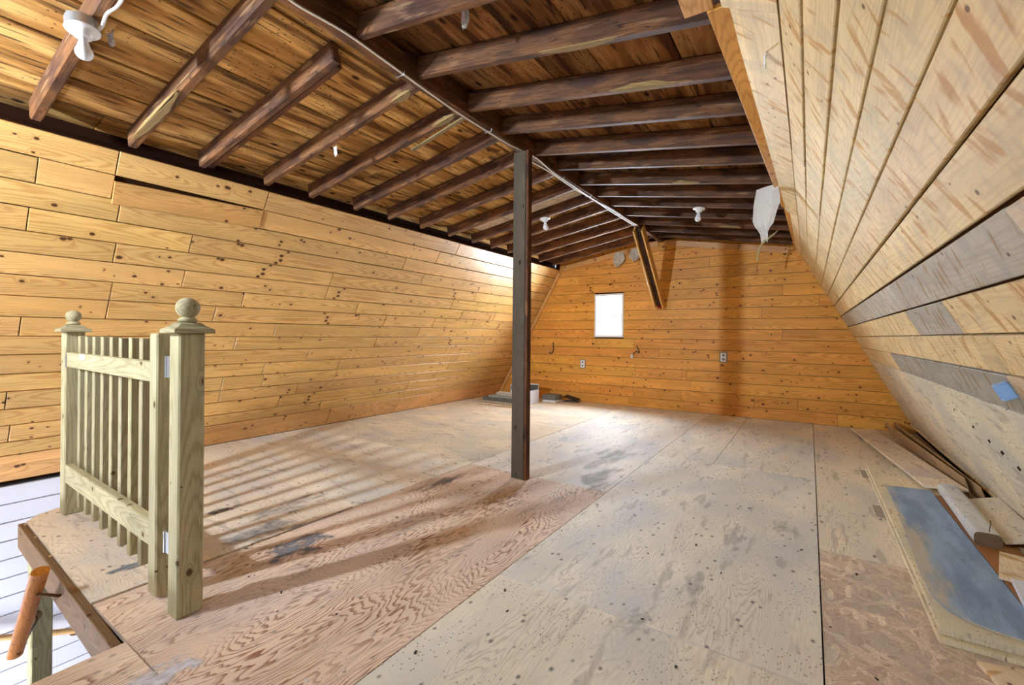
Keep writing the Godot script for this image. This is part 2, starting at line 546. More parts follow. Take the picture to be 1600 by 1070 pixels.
# ------------------------------------------------------------------ camera and light
func view_and_light() -> void:
	var cam := Camera3D.new()
	cam.name = "camera"
	cam.projection = Camera3D.PROJECTION_FRUSTUM
	cam.near = 0.05
	cam.far = 200.0
	var size := 0.05 * 1070.0 / 703.5
	cam.size = size
	cam.frustum_offset = Vector2(0, -size * 11.5 / 1070.0)
	cam.position = Vector3(0, 1.10, 0)
	cam.rotation_degrees = Vector3(0, 33.45, 0.5)
	add_child(cam)
	cam.make_current()

	var env := Environment.new()
	env.background_mode = Environment.BG_SKY
	var sky := Sky.new()
	var sm := ProceduralSkyMaterial.new()
	sm.sky_top_color = C(170, 195, 235)
	sm.sky_horizon_color = C(235, 240, 248)
	sm.ground_horizon_color = C(215, 220, 220)
	sm.ground_bottom_color = C(150, 155, 150)
	sm.sky_energy_multiplier = 2.5
	sm.ground_energy_multiplier = 1.6
	sky.sky_material = sm
	env.sky = sky
	env.tonemap_mode = Environment.TONE_MAPPER_LINEAR
	env.tonemap_exposure = 2.0
	env.sdfgi_enabled = true
	env.ssao_enabled = true
	env.ssil_enabled = true
	var we := WorldEnvironment.new()
	we.name = "sky_and_exposure"
	we.environment = env
	add_child(we)

	# daylight in the three windows
	for a in [["daylight_near_left", WA, 56.0, C(222, 238, 255)], ["daylight_near_right", WB, 1.0, C(222, 238, 255)]]:
		var w: Rect2 = a[1]
		window_light(a[0], V(w.get_center().x, w.get_center().y, ZN - 0.16), 0.0, w.size, a[2], a[3])
	window_light("daylight_far", V(WF.get_center().x, WF.get_center().y, ZF + 0.16), PI, WF.size, 15.0, C(224, 238, 255))
	window_light("daylight_below", V(WD.get_center().x, WD.get_center().y, ZN - 0.16), 0.0, WD.size, 13.5, C(232, 239, 255))

func window_light(called: String, at: Vector3, yaw: float, size: Vector2, energy: float, colour: Color) -> void:
	var l := AreaLight3D.new()
	l.name = called
	l.area_size = size
	l.light_energy = energy
	l.light_color = colour
	l.area_range = 20.0
	l.area_attenuation = 2.0
	l.shadow_enabled = true
	l.position = at
	l.rotation.y = yaw
	add_child(l)

var WA := Rect2(-2.99, 1.90, 0.26, 0.36)   # near gable, small high window (x, y from its low corner)
var WB := Rect2(-1.15, 1.0, 0.75, 1.1)
var WD := Rect2(-4.4, -1.9, 0.8, 1.0)     # storey below, by the stairs
var WF := Rect2(-2.95, 1.08, 0.49, 0.70)

# ------------------------------------------------------------------ the shell
func gable_outline() -> PackedVector2Array:
	return PackedVector2Array([Vector2(LX, 0), Vector2(RX, 0), Vector2(-0.15, 2.265), Vector2(-0.15, 2.37), Vector2(XR, 2.66), Vector2(-3.60, 2.37), Vector2(-3.60, 2.225)])

func clip(rect: Rect2, outline: PackedVector2Array) -> PackedVector2Array:
	var p := PackedVector2Array([rect.position, rect.position + Vector2(rect.size.x, 0), rect.end, rect.position + Vector2(0, rect.size.y)])
	var r := Geometry2D.intersect_polygons(p, outline)
	return r[0] if r.size() else PackedVector2Array()

# the rest of a gable wall round one or two windows
func gable_backing(outline: PackedVector2Array, holes: Array, z: float, t: float, en: Vector3, col: Color) -> ArrayMesh:
	var b := Buf.new()
	var xs := [-6.0]
	for h in holes: xs.append_array([h.position.x, h.end.x])
	xs.append(2.0)
	for i in xs.size() - 1:
		var bands := [Vector2(-0.3, 3.2)]
		if i % 2 == 1:
			var h: Rect2 = holes[(i - 1) / 2]
			bands = [Vector2(-0.3, h.position.y), Vector2(h.end.y, 3.2)]
		for q in bands:
			var p := clip(Rect2(xs[i], q.x, xs[i + 1] - xs[i], q.y - q.x), outline)
			if p.size(): prism(b, p, V(0, 0, z), Vector3.RIGHT, Vector3.UP, en, t, {"col": col})
	return commit(b)

func shade(spread := 0.12) -> float:
	return 1.0 + rng.randf_range(-spread, spread)

# one wall board in the plane (foot, up): from s0 to s1 up the slope and z0 to z1 along the room
func wall_plank(parent: Node, m: Material, foot: Vector3, up: Vector3, en: Vector3, s0: float, s1: float, z0: float, z1: float, col: Color, gap := 0.004, lift := 0.0, skew := 0.0, dz := 0.0) -> void:
	var L := z1 - z0 - gap * 0.7
	var W := s1 - s0 - gap
	var t := 0.018
	var ax := (Vector3.FORWARD + up * skew).normalized()
	var c := foot + up * ((s0 + s1) / 2) + Vector3.FORWARD * ((z0 + z1) / 2) + en * (lift - t / 2)
	var strip := rng.randi_range(0, 7)
	var off := Vector2(rng.randf() * maxf(0.0, 3.0 - L), strip * 0.15 + maxf(0.0, (0.15 - W) / 2))
	var us := Vector2(3.0, 1.2)
	if rng.randf() < 0.5:
		us.x = -3.0
		off.x = -L - off.x
	var mesh := slab_mesh(c, ax, up, L, W, t, {"uo": off, "us": us, "col": col, "bev": 0.003})
	part("plank", mesh, m, parent)

func course_cuts(given: Array, z0: float, z1: float, longest: float) -> Array:
	var cuts := [z0]
	var all := given.duplicate()
	all.append(z1)
	for q in all:
		while q - cuts[-1] > longest:
			cuts.append(cuts[-1] + minf(q - cuts[-1] - 0.4, rng.randf_range(1.5, longest - 0.2)))
		cuts.append(q)
	return cuts

func left_wall() -> void:
	org = Vector3.ZERO
	var up := V(1.282, 2.24, 0).normalized()
	var en := Vector3(up.y, -up.x, 0)
	var foot := V(LX, 0, 0)
	var w := part("wall_left", slab_mesh(foot + up * 1.255 + V(0, 0, (ZN + ZF) / 2) - en * 0.075, Vector3.FORWARD, up, ZF - ZN + 0.2, 2.62, 0.11, {"col": Color(0.10, 0.06, 0.035)}), M.board, self)
	tag(w, "sloping left wall of honey-coloured knotty pine boards", "", "", "structure")
	var cs := [0.0, 0.242, 0.365, 0.513, 0.649, 0.796, 0.936, 1.085, 1.225, 1.368, 1.519, 1.662, 1.809, 1.953, 2.101, 2.25, 2.405, 2.565]
	var joints := {0: [1.4, 4.38], 1: [1.2, 4.42], 2: [0.69, 2.6, 4.42], 3: [2.0, 2.76, 4.48, 4.9], 4: [1.99, 2.36, 3.18, 5.1], 5: [2.33, 3.17, 5.25], 6: [0.9, 2.75, 4.9], 7: [0.4, 2.0, 3.57, 5.72], 8: [0.67, 2.32, 4.2, 6.1], 9: [1.08, 1.77, 3.58, 4.4, 5.23], 10: [1.08, 1.96, 3.14, 4.89, 5.68], 11: [1.49, 2.72, 4.6], 12: [1.06, 2.72, 5.0], 13: [0.64, 1.48, 3.9], 14: [1.04, 3.54], 15: [0.65, 1.47, 4.0], 16: [0.99, 1.92, 4.27]}
	for i in cs.size() - 1:
		var cuts := course_cuts(joints.get(i, []), ZN, ZF, 2.95)
		for k in cuts.size() - 1:
			var s: float = shade(0.09)
			var col := Color(0.87 * s, 0.80 * s * shade(0.03), 0.62 * s * shade(0.06))
			if i == 0: col = Color(0.9 * s, 0.76 * s, 0.62 * s)
			var a: float = cuts[k]
			var e: float = cuts[k + 1]
			if i == 15 and absf(a - 0.65) < 0.01:
				wall_plank(w, M.pine, foot, up, en, cs[i], cs[i + 1], a, 0.99, col)
				wall_plank(w, M.pine, foot, up, en, cs[i] - 0.016, cs[i + 1] - 0.016, 0.99, 1.92, Color(col.r * 0.93, col.g * 0.88, col.b * 0.8), 0.006, 0.01, 0.034)
				wall_plank(w, M.pine, foot, up, en, cs[i], cs[i + 1], 1.92, cuts[k + 2], col)
				continue
			if i == 15 and absf(a - 1.47) < 0.01: continue
			wall_plank(w, M.pine, foot, up, en, cs[i], cs[i + 1], a, e, col, 0.0055 + rng.randf() * 0.004, rng.randf_range(-0.0015, 0.0015), rng.randf_range(-0.0008, 0.0008))

func right_wall() -> void:
	org = Vector3.ZERO
	var up := V(-1.24, 2.34, 0).normalized()
	var en := Vector3(-up.y, up.x, 0)
	var foot := V(RX, 0, 0)
	var w := part("wall_right", slab_mesh(foot + up * 1.225 + V(0, 0, (ZN + ZF) / 2) - en * 0.075, Vector3.FORWARD, up, ZF - ZN + 0.2, 2.75, 0.11, {"col": Color(0.32, 0.2, 0.1)}), M.board, self)
	tag(w, "sloping right wall of pale weathered boards beside the camera", "", "", "structure")
	# courses: low edge at the near end, at the far end
	var cs := [[0.10, 0.10], [0.48, 0.48], [0.955, 0.955], [1.115, 1.115], [1.26, 1.26], [1.40, 1.40], [1.55, 1.55], [1.70, 1.70], [1.845, 1.845], [1.99, 1.99], [2.135, 2.135], [2.30, 2.30], [2.44, 2.44]]
	var joints := {0: [0.9, 3.3], 1: [1.6, 4.66], 2: [2.1, 4.617], 3: [2.02, 2.2, 4.4, 5.4], 4: [2.214, 2.982, 5.083], 5: [2.9, 4.2], 6: [1.84, 4.3], 7: [3.852, 5.6], 8: [1.85, 4.401], 9: [3.916], 10: [1.966, 5.2], 11: [2.967], 12: [1.0, 3.1]}
	for i in cs.size() - 1:
		var cuts := course_cuts(joints.get(i, []), ZN, ZF, 2.95)
		for k in cuts.size() - 1:
			var a: float = cuts[k]
			var e: float = cuts[k + 1]
			var zm := clampf((a + e) / 2, 1.0, 6.0)
			var t := (zm - 1.5) / 4.0
			var s0: float = lerpf(cs[i][0], cs[i][1], t)
			var s1: float = lerpf(cs[i + 1][0], cs[i + 1][1], t)
			var s: float = shade(0.06)
			var col := Color(1.0 * s, 0.96 * s, 0.77 * s)
			if i == 5: col = Color(0.66, 0.76, 0.93) if a > 1.0 else Color(0.80, 0.83, 0.90)
			if i == 4 and a > 2.1 and a < 2.5: col = Color(0.62, 0.72, 0.9)
			if i == 2 and a > 2.0 and a < 2.2: col = Color(0.52, 0.62, 0.78)
			if i == 2 and a < 2.0: col = Color(0.9, 0.86, 0.78)
			if i < 2: col = Color(0.98 * s, 0.92 * s, 0.8 * s)
			var gap := 0.006 + 0.004 * absf(sin(i * 2.3))
			if i == 6: gap = 0.012
			if i == 10 or i == 11: gap = 0.018 if a < 2.9 else 0.006
			if i == 4 and a > 2.9 and a < 3.0: a += 0.02
			if i < 2:
				wall_sheet(w, foot, up, en, s0, s1, a, e, col)
			else:
				wall_plank(w, M.pale, foot, up, en, s0, s1, a, e, col, gap, rng.randf_range(-0.0012, 0.0008), rng.randf_range(-0.0012, 0.0012))
	right_wall_top(w)
	var lip := part("trim_9", slab_mesh(foot + up * 0.115 + V(0, 0, 5.05) + en * 0.006, Vector3.FORWARD, up, 3.7, 0.03, 0.02, {"us": Vector2(3.8, 1.2), "uo": Vector2(0.0, 0.46), "col": Color(1, 0.96, 0.8), "bev": 0.006}), M.pale, self)
	tag(lip, "pale bottom edge strip of the right wall boards", "", "", "structure")
	for q in [[0.80, 3.45, 0.05, 0.006], [0.735, 3.24, 0.06, 0.010], [0.69, 3.08, 0.05, 0.014], [0.655, 2.97, 0.07, 0.016], [0.61, 2.85, 0.05, 0.018]]:
		part("gouge", slab_mesh(foot + up * q[0] + V(0, 0, q[1]) + en * 0.0004, (Vector3.FORWARD * 1.0 + up * -0.35).normalized(), up, q[2], q[3], 0.001, {"bev": 0.0002}), M.dark, w)

func right_wall_top(w: Node) -> void:
	# the top boards turn in to meet the eave board
	for e in [[ZN, 1.70, -0.30, -0.252], [1.70, 4.66, -0.248, -0.148], [4.66, ZF, -0.165, -0.145]]:
		var a := V(-0.092, 2.157, e[0])
		var b := V(-0.092, 2.157, e[1])
		var c := V(e[2], 2.262, e[0])
		var d := V(e[3], 2.262, e[1])
		var ea := (b - a).normalized()
		var en := ea.cross(c - a).normalized()
		if en.y > 0: en = -en
		var eb := en.cross(ea).normalized()
		if eb.dot(c - a) < 0: eb = -eb
		var p := PackedVector2Array()
		for q in [a + ea * 0.002 + eb * 0.003, b - ea * 0.002 + eb * 0.003, d - ea * 0.002, c + ea * 0.002]:
			p.append(Vector2((q - a).dot(ea), (q - a).dot(eb)))
		var s: float = shade(0.05)
		part("plank", prism_mesh(p, a - en * 0.018, ea, eb, en, 0.018, {"uo": Vector2(0, rng.randi_range(0, 7) * 0.15), "us": Vector2(3.0, 1.2), "col": Color(1.0 * s, 0.96 * s, 0.77 * s)}), M.pale, w)

func wall_sheet(w: Node, foot: Vector3, up: Vector3, en: Vector3, s0: float, s1: float, a: float, e: float, col: Color) -> void:
	var c := foot + up * ((s0 + s1) / 2) + V(0, 0, (a + e) / 2) - en * 0.009
	part("plywood_panel", slab_mesh(c, Vector3.FORWARD, up, e - a - 0.003, s1 - s0 - 0.004, 0.018, {"uo": Vector2(0, rng.randf() * 0.6), "us": Vector2(maxf(2.44, e - a), 1.22), "col": col, "bev": 0.003}), M.ply, w)

func far_wall() -> void:
	org = Vector3.ZERO
	var outline := gable_outline()
	var w := part("wall_far", gable_backing(Geometry2D.offset_polygon(outline, 0.09)[0], [WF], ZF + 0.10, 0.08, Vector3.BACK, Color(0.10, 0.06, 0.035)), M.board, self)
	tag(w, "far gable wall of orange-brown varnished boards with a small window", "", "", "structure")
	var ys := [0.0, 0.15, 0.305, 0.46, 0.61, 0.765, 0.91, 1.06, 1.207, 1.355, 1.505, 1.652, 1.80, 1.95, 2.10, 2.25, 2.40, 2.56]
	var joints := {0: [-2.36, -1.54, 0.3], 1: [-2.29, -1.577, -0.62, -0.12], 2: [-1.45], 3: [-2.271, -1.571, -1.5], 4: [-3.3, -1.05], 5: [-1.9, -1.0], 6: [-2.994, -2.296, 0.6], 7: [-0.3], 8: [-1.065], 9: [-0.541], 10: [0.1], 11: [-0.3], 12: [-1.9], 13: [-3.223, -0.592], 14: [-1.2], 15: [-2.751, -1.0], 16: [-1.8]}
	for i in ys.size() - 1:
		var xs := [LX]
		xs.append_array(joints.get(i, []))
		xs.append(RX)
		for k in xs.size() - 1:
			var pieces := [Vector2(xs[k], xs[k + 1])]
			var y0: float = ys[i]
			var y1: float = ys[i + 1]
			if y1 > WF.position.y + 0.02 and y0 < WF.end.y - 0.02 and xs[k] < WF.end.x and xs[k + 1] > WF.position.x:
				pieces = []
				if xs[k] < WF.position.x: pieces.append(Vector2(xs[k], WF.position.x))
				if xs[k + 1] > WF.end.x: pieces.append(Vector2(WF.end.x, xs[k + 1]))
			for q in pieces:
				var lo := y0
				var hi := y1
				if q.x >= WF.position.x - 0.3 and q.y <= WF.end.x + 0.3:
					pass
				var p := clip(Rect2(q.x + 0.0015, lo + 0.0025, q.y - q.x - 0.003, hi - lo - 0.005), outline)
				if p.size() < 3: continue
				var s: float = shade(0.12)
				var L: float = q.y - q.x
				var off := Vector2(-q.x + rng.randf() * maxf(0.0, 3.0 - L), -lo + rng.randi_range(0, 7) * 0.15)
				var us := Vector2(3.0, 1.2)
				if rng.randf() < 0.5:
					us.x = -3.0
					off.x = -q.y - rng.randf() * maxf(0.0, 3.0 - L)
				part("plank", prism_mesh(p, V(0, 0, ZF + 0.018 + rng.randf_range(-0.002, 0.001)), Vector3.RIGHT, Vector3.UP, Vector3.BACK, 0.018, {"uo": off, "us": us, "col": Color(0.98 * s, 0.70 * s * shade(0.04), 0.30 * s * shade(0.08))}), M.far, w)
	# edge strips under the roof and along the left corner
	var tl := V(1.282, 2.24, 0).normalized()
	var n := Vector3(tl.y, -tl.x, 0)
	var t1 := part("trim_1", slab_mesh(V(LX, 0, ZF - 0.02) + tl * 1.28 + n * 0.03, tl, n, 2.48, 0.05, 0.035, {"us": Vector2(3.0, 1.2), "col": Color(0.95, 0.8, 0.6), "bev": 0.004}), M.pine, self)
	tag(t1, "narrow sloping corner strip between left wall and far wall", "", "", "structure")
	for e in [[-1.0, "trim_2", "thin board under the rafters at the top left of the far wall"], [1.0, "trim_3", "thin board under the rafters at the top right of the far wall"]]:
		var d := V(e[0] * 0.9864, -0.1644, 0)
		var t2 := part(e[1], slab_mesh(V(XR, 2.52, ZF - 0.011) + d * 0.86, d, Vector3.UP, 1.62, 0.085, 0.022, {"us": Vector2(3.0, 1.2), "uo": Vector2(0.4, 0.46), "col": Color(0.9, 0.72, 0.5), "bev": 0.003}), M.pine, self)
		tag(t2, e[2], "", "", "structure")
	far_window()

func far_window() -> void:
	var w := thing("window_1", "small white double-hung window in the far gable wall, glowing with daylight", "", V(WF.get_center().x, WF.position.y, ZF), "", "structure")
	window_parts(w, WF, ZF, 1.0)

func window_parts(w: Node3D, r: Rect2, z: float, s: float) -> void:
	# s = 1: the room lies on the smaller z side
	var x0 := r.position.x
	var x1 := r.end.x
	var y0 := r.position.y
	var y1 := r.end.y
	var b := Buf.new()
	var za := z - 0.012 * s
	var zb := z + 0.10 * s
	var lo := minf(za, zb)
	var hi := maxf(za, zb)
	var fw := 0.036
	box(b, Vector3(x0, y0, lo), Vector3(x0 + fw, y1, hi), 1)
	box(b, Vector3(x1 - fw, y0, lo), Vector3(x1, y1, hi), 1)
	box(b, Vector3(x0 + fw, y1 - fw, lo), Vector3(x1 - fw, y1, hi), 0)
	box(b, Vector3(x0 + fw, y0, lo), Vector3(x1 - fw, y0 + fw, hi), 0)
	part("frame", commit(b), M.paint, w)
	var ym := (y0 + y1) / 2 - 0.01
	for k in 2:
		var c := Buf.new()
		var zz: float = z + (0.035 if k == 0 else 0.06) * s
		var ya: float = y0 + fw if k == 0 else ym - 0.016
		var yb: float = ym + 0.016 if k == 0 else y1 - fw
		var sw := 0.032
		var l2 := minf(zz, zz + 0.022 * s)
		var h2 := maxf(zz, zz + 0.022 * s)
		box(c, Vector3(x0 + fw, ya, l2), Vector3(x0 + fw + sw, yb, h2), 1)
		box(c, Vector3(x1 - fw - sw, ya, l2), Vector3(x1 - fw, yb, h2), 1)
		box(c, Vector3(x0 + fw + sw, ya, l2), Vector3(x1 - fw - sw, ya + sw, h2), 0)
		box(c, Vector3(x0 + fw + sw, yb - sw, l2), Vector3(x1 - fw - sw, yb, h2), 0)
		var sash := part("sash", commit(c), M.paint, w)
		part("pane", box_mesh(x0 + fw + sw, ya + sw, (l2 + h2) / 2 - 0.002, x1 - fw - sw, yb - sw, (l2 + h2) / 2 + 0.002, 0), M.glass, sash)

func near_wall() -> void:
	org = Vector3.ZERO
	var w := part("wall_near", gable_backing(Geometry2D.offset_polygon(gable_outline(), 0.09)[0], [WA, WB], ZN, 0.10, Vector3.BACK, Color(0.75, 0.55, 0.38)), M.board, self)
	tag(w, "near gable wall behind the camera with two windows", "", "", "structure")
	var a := thing("window_2", "window in the near gable wall above the stairwell", "", V(WA.get_center().x, WA.position.y, ZN), "", "structure")
	window_parts(a, WA, ZN, -1.0)
	var c := thing("window_3", "window in the near gable wall behind the camera", "", V(WB.get_center().x, WB.position.y, ZN), "", "structure")
	window_parts(c, WB, ZN, -1.0)

func floor_and_stairwell() -> void:
	org = Vector3.ZERO
	var b := Buf.new()
	var sub := func(p: Array) -> void:
		prism(b, PackedVector2Array(p), V(0, -0.20, 0), Vector3.RIGHT, Vector3.FORWARD, Vector3.UP, 0.178, {"col": Color(0.05, 0.03, 0.02)})
	sub.call([Vector2(-2.03, ZN), Vector2(RX + 0.1, ZN), Vector2(RX + 0.1, ZF + 0.1), Vector2(-2.03, ZF + 0.1)])
	sub.call([Vector2(-4.97, 1.5), Vector2(-2.03, 1.5), Vector2(-2.03, ZF + 0.1), Vector2(-4.97, ZF + 0.1)])
	sub.call([Vector2(-3.75, 0.64), Vector2(-2.03, 0.59), Vector2(-2.03, 1.85), Vector2(-3.88, 1.85), Vector2(-3.88, 0.8)])
	var f := part("floor", commit(b), M.board, self)
	tag(f, "worn plywood attic floor", "", "", "structure")
	var X := [-2.405, -1.185, 0.048]
	# outline, material, tint, grain along x
	var sheets := [
		[[Vector2(X[2], 2.84), Vector2(RX, 2.84), Vector2(RX, ZF), Vector2(X[2], ZF)], "ply", Color(1.02, 0.93, 0.84), false],
		[[Vector2(X[2], ZN), Vector2(RX, ZN), Vector2(RX, 2.84), Vector2(X[2], 2.84)], "osb", Color.WHITE, false],
		[[Vector2(X[1], ZN), Vector2(X[2], ZN), Vector2(X[2], -0.72), Vector2(X[1], -0.72)], "ply", Color(1, 0.96, 0.9), false],
		[[Vector2(X[1], -0.72), Vector2(X[2], -0.72), Vector2(X[2], 1.71), Vector2(X[1], 1.71)], "ply", Color(1.03, 0.98, 0.91), false],
		[[Vector2(X[1], 1.71), Vector2(X[2], 1.71), Vector2(X[2], 4.22), Vector2(X[1], 4.22)], "ply", Color(0.98, 0.97, 0.96), false],
		[[Vector2(X[1], 4.22), Vector2(-0.69, 4.22), Vector2(-0.69, ZF), Vector2(X[1], ZF)], "ply", Color(1, 0.97, 0.93), false],
		[[Vector2(-0.69, 4.22), Vector2(X[2], 4.22), Vector2(X[2], ZF), Vector2(-0.69, ZF)], "ply", Color(0.98, 0.96, 0.94), false],
		[[Vector2(-2.02, ZN), Vector2(X[1], ZN), Vector2(X[1], 0.585), Vector2(-2.02, 0.585)], "red", Color(1, 0.97, 0.93), false],
		[[Vector2(X[0], 0.585), Vector2(X[1], 0.585), Vector2(X[1], 3.02), Vector2(X[0], 3.02)], "red", Color(0.97, 0.9, 0.85), false],
		[[Vector2(X[0], 3.02), Vector2(X[1], 3.02), Vector2(X[1], 5.46), Vector2(X[0], 5.46)], "ply", Color(0.94, 0.9, 0.87), false],
		[[Vector2(X[0], 5.46), Vector2(X[1], 5.46), Vector2(X[1], ZF), Vector2(X[0], ZF)], "ply", Color(1, 0.95, 0.88), false],
		[[Vector2(-3.763, 0.625), Vector2(-2.42, 0.585), Vector2(-2.42, 1.84), Vector2(-4.865, 1.84), Vector2(-4.865, 1.49), Vector2(-3.905, 1.49), Vector2(-3.903, 0.786), Vector2(-3.859, 0.694)], "ply", Color(0.98, 0.88, 0.8), true],
		[[Vector2(-4.87, 1.84), Vector2(X[0], 1.84), Vector2(X[0], 3.06), Vector2(-4.87, 3.06)], "ply", Color(1, 0.94, 0.86), true],
		[[Vector2(-4.87, 3.06), Vector2(X[0], 3.06), Vector2(X[0], 4.32), Vector2(-4.87, 4.38)], "ply", Color(0.92, 0.82, 0.68), true],
		[[Vector2(-4.87, 4.38), Vector2(X[0], 4.32), Vector2(X[0], 5.6), Vector2(-4.87, 5.6)], "ply", Color(0.98, 0.86, 0.72), true],
		[[Vector2(-4.87, 5.6), Vector2(X[0], 5.6), Vector2(X[0], ZF), Vector2(-4.87, ZF)], "ply", Color(1, 0.92, 0.82), true]]
	for s in sheets:
		var p := PackedVector2Array(s[0])
		var shrunk := Geometry2D.offset_polygon(p, -0.0028)
		var mm: StandardMaterial3D = {"ply": M.ply, "red": M.red, "osb": M.osb}[s[1]]
		var lo := Vector2(INF, INF)
		var hi := Vector2(-INF, -INF)
		for q in shrunk[0]:
			var e: Vector2 = q if s[3] else Vector2(q.y, q.x)
			lo = Vector2(minf(lo.x, e.x), minf(lo.y, e.y))
			hi = Vector2(maxf(hi.x, e.x), maxf(hi.y, e.y))
		var us := Vector2(2.44, 1.22) if s[1] != "osb" else Vector2(1.2, 1.2)
		var off := Vector2(0.1, 0.1)
		if s[1] != "osb":
			us = Vector2(maxf(2.44, hi.x - lo.x), maxf(1.22, hi.y - lo.y))
			var slack := us - (hi - lo)
			off = Vector2(rng.randf() * slack.x, rng.randf() * slack.y) - lo
			if rng.randf() < 0.5:
				us.x = -us.x
				off.x = -hi.x - rng.randf() * slack.x
			if rng.randf() < 0.5:
				us.y = -us.y
				off.y = -hi.y - rng.randf() * slack.y
		part("osb_panel" if s[1] == "osb" else "plywood_panel", prism_mesh(shrunk[0], V(0, -0.019 + rng.randf_range(-0.001, 0.0), 0), Vector3.RIGHT, Vector3.FORWARD, Vector3.UP, 0.019, {"uo": off, "us": us, "col": s[2], "swap": not s[3]}), mm, f)
	# worn paint and dirt with shapes of their own
	var spots := [
		[-3.03, 1.34, 0.10, 0.05, Color(0.10, 0.105, 0.12), 0.8], [-2.52, 1.34, 0.20, 0.12, Color(0.22, 0.22, 0.24), 0.6], [-2.75, 1.60, 0.28, 0.10, Color(0.36, 0.35, 0.34), 0.5],
		[-2.20, 1.34, 0.20, 0.11, Color(0.22, 0.23, 0.26), 0.8], [-2.28, 2.52, 0.22, 0.06, Color(0.15, 0.16, 0.18), 0.7], [-2.65, 0.77, 0.09, 0.035, Color(0.22, 0.25, 0.28), 0.9],
		[-1.72, 0.58, 0.13, 0.06, Color(0.8, 0.8, 0.82), 0.9], [-0.55, 1.72, 0.10, 0.06, Color(0.32, 0.34, 0.37), 0.26], [-0.42, 2.1, 0.16, 0.05, Color(0.34, 0.36, 0.42), 0.32], [-0.34, 2.75, 0.2, 0.06, Color(0.36, 0.37, 0.42), 0.3], [-1.35, 3.3, 0.34, 0.12, Color(0.26, 0.26, 0.29), 0.4], [-1.5, 3.9, 0.4, 0.14, Color(0.4, 0.4, 0.43), 0.35],
		[0.42, 3.75, 0.2, 0.02, Color(0.16, 0.13, 0.11), 0.5]]
	var k := 0
	for s in spots:
		var bb := Buf.new()
		var n := 26
		var nb := noise(300 + k, 3)
		var grid := []
		for j in n + 1:
			for i in n + 1:
				var e := Vector2(i / float(n) * 2.0 - 1.0, j / float(n) * 2.0 - 1.0)
				var ci: Color = s[4]
				ci.a = s[5] * smoothstep(0.0, 0.35, 0.75 - e.length() + 0.75 * nb.get_noise_2d(e.x * 1.3, e.y * 1.3)) * clampf(0.8 + 0.7 * nb.get_noise_2d(e.x * 3.0 + 9.0, e.y * 3.0), 0.0, 1.0) * (1.0 - smoothstep(0.85, 1.0, e.length()))
				grid.append([V(s[0] + e.x * s[3] * 1.3, 0.0006, s[1] + e.y * s[2] * 1.3), ci])
		for j in n:
			for i in n:
				var q := [grid[j * (n + 1) + i], grid[j * (n + 1) + i + 1], grid[(j + 1) * (n + 1) + i + 1], grid[(j + 1) * (n + 1) + i]]
				if q[0][1].a + q[1][1].a + q[2][1].a + q[3][1].a < 0.004: continue
				for t in [0, 2, 1, 0, 3, 2]:
					bb.v.append(q[t][0]); bb.n.append(Vector3.UP); bb.uv.append(Vector2.ZERO); bb.c.append(q[t][1])
		part("paint_stain", commit(bb), M.stain, f)
		k += 1
	for s in [[0.385, 4.62], [0.378, 3.68]]:
		part("grade_stamp", slab_mesh(V(s[0], 0.0005, s[1]), Vector3.FORWARD, Vector3.RIGHT, 0.24, 0.05, 0.0008, {"us": Vector2(0.24, 0.05), "bev": 0.0001}), M.stamp, f)
	# edges of the stair opening
	var rim := part("trim_4", slab_mesh(V(-2.89, -0.072, 0.585), V(-1.745, 0, 0.05), Vector3.UP, 1.75, 0.135, 0.03, {"us": Vector2(2.0, 0.48), "col": Color(0.5, 0.33, 0.27), "bev": 0.003}), M.treated, self)
	tag(rim, "reddish rim board along the edge of the stair opening", "", "", "structure")
	for x in [-3.72, -3.45, -3.1]:
		part("knot", lathe_mesh([Vector2(0, 0.012), Vector2(0.010, 0.008), Vector2(0.013, 0)], V(x, -0.012, 0.572 + (-2.02 - x) * 0.0287), Vector3.BACK, 10), M.orange, rim)
	for y in [-0.045, -0.095]:
		part("bolt_head", lathe_mesh([Vector2(0, 0.01), Vector2(0.013, 0.008), Vector2(0.016, 0)], V(-2.17, y, 0.569), Vector3.BACK, 14), M.galv, rim)
	var rim2 := part("trim_5", box_mesh(-2.04, -0.2, ZN, -2.022, -0.02, 0.56, 2, {"us": Vector2(2.0, 0.48), "col": Color(0.9, 0.72, 0.6)}), M.treated, self)
	tag(rim2, "board under the floor edge beside the stair opening", "", "", "structure")
	# the storey below
	var wl := part("wall_stairwell", box_mesh(-5.0, -2.5, ZN - 0.1, -4.90, -0.02, ZF + 0.1, 2, {"col": Color(0.05, 0.05, 0.05)}), M.white, self)
	tag(wl, "white painted board wall below in the stairwell", "", "", "structure")
	var y := -0.035
	for i in 18:
		var y1 := y - 0.1345
		var cuts := [ZN, rng.randf_range(-0.6, 0.2), rng.randf_range(1.6, 2.4), 4.0]
		for q in 3:
			part("plank", box_mesh(-4.90, y1 + 0.007, cuts[q] + 0.001, -4.875 + rng.randf() * 0.002, y, cuts[q + 1] - 0.001, 2, {"bev": 0.003}), M.white, wl)
		y = y1
	var fl2 := part("floor_lower", box_mesh(-5.0, -2.6, ZN - 0.1, 1.2, -2.5, ZF + 0.1, 0, {"col": Color(0.7, 0.66, 0.6)}), M.white, self)
	tag(fl2, "floor of the storey below", "", "", "structure")
	for e in [["wall_lower_far", -4.9, 4.0, 1.2, 4.1, 0], ["wall_lower_right", -1.2, ZN, -1.1, 4.0, 2]]:
		var q := part(e[0], box_mesh(e[1], -2.5, e[2], e[3], -0.2, e[4], e[5]), M.white, self)
		tag(q, "white wall of the storey below", "", "", "structure")
	var nb2 := Buf.new()
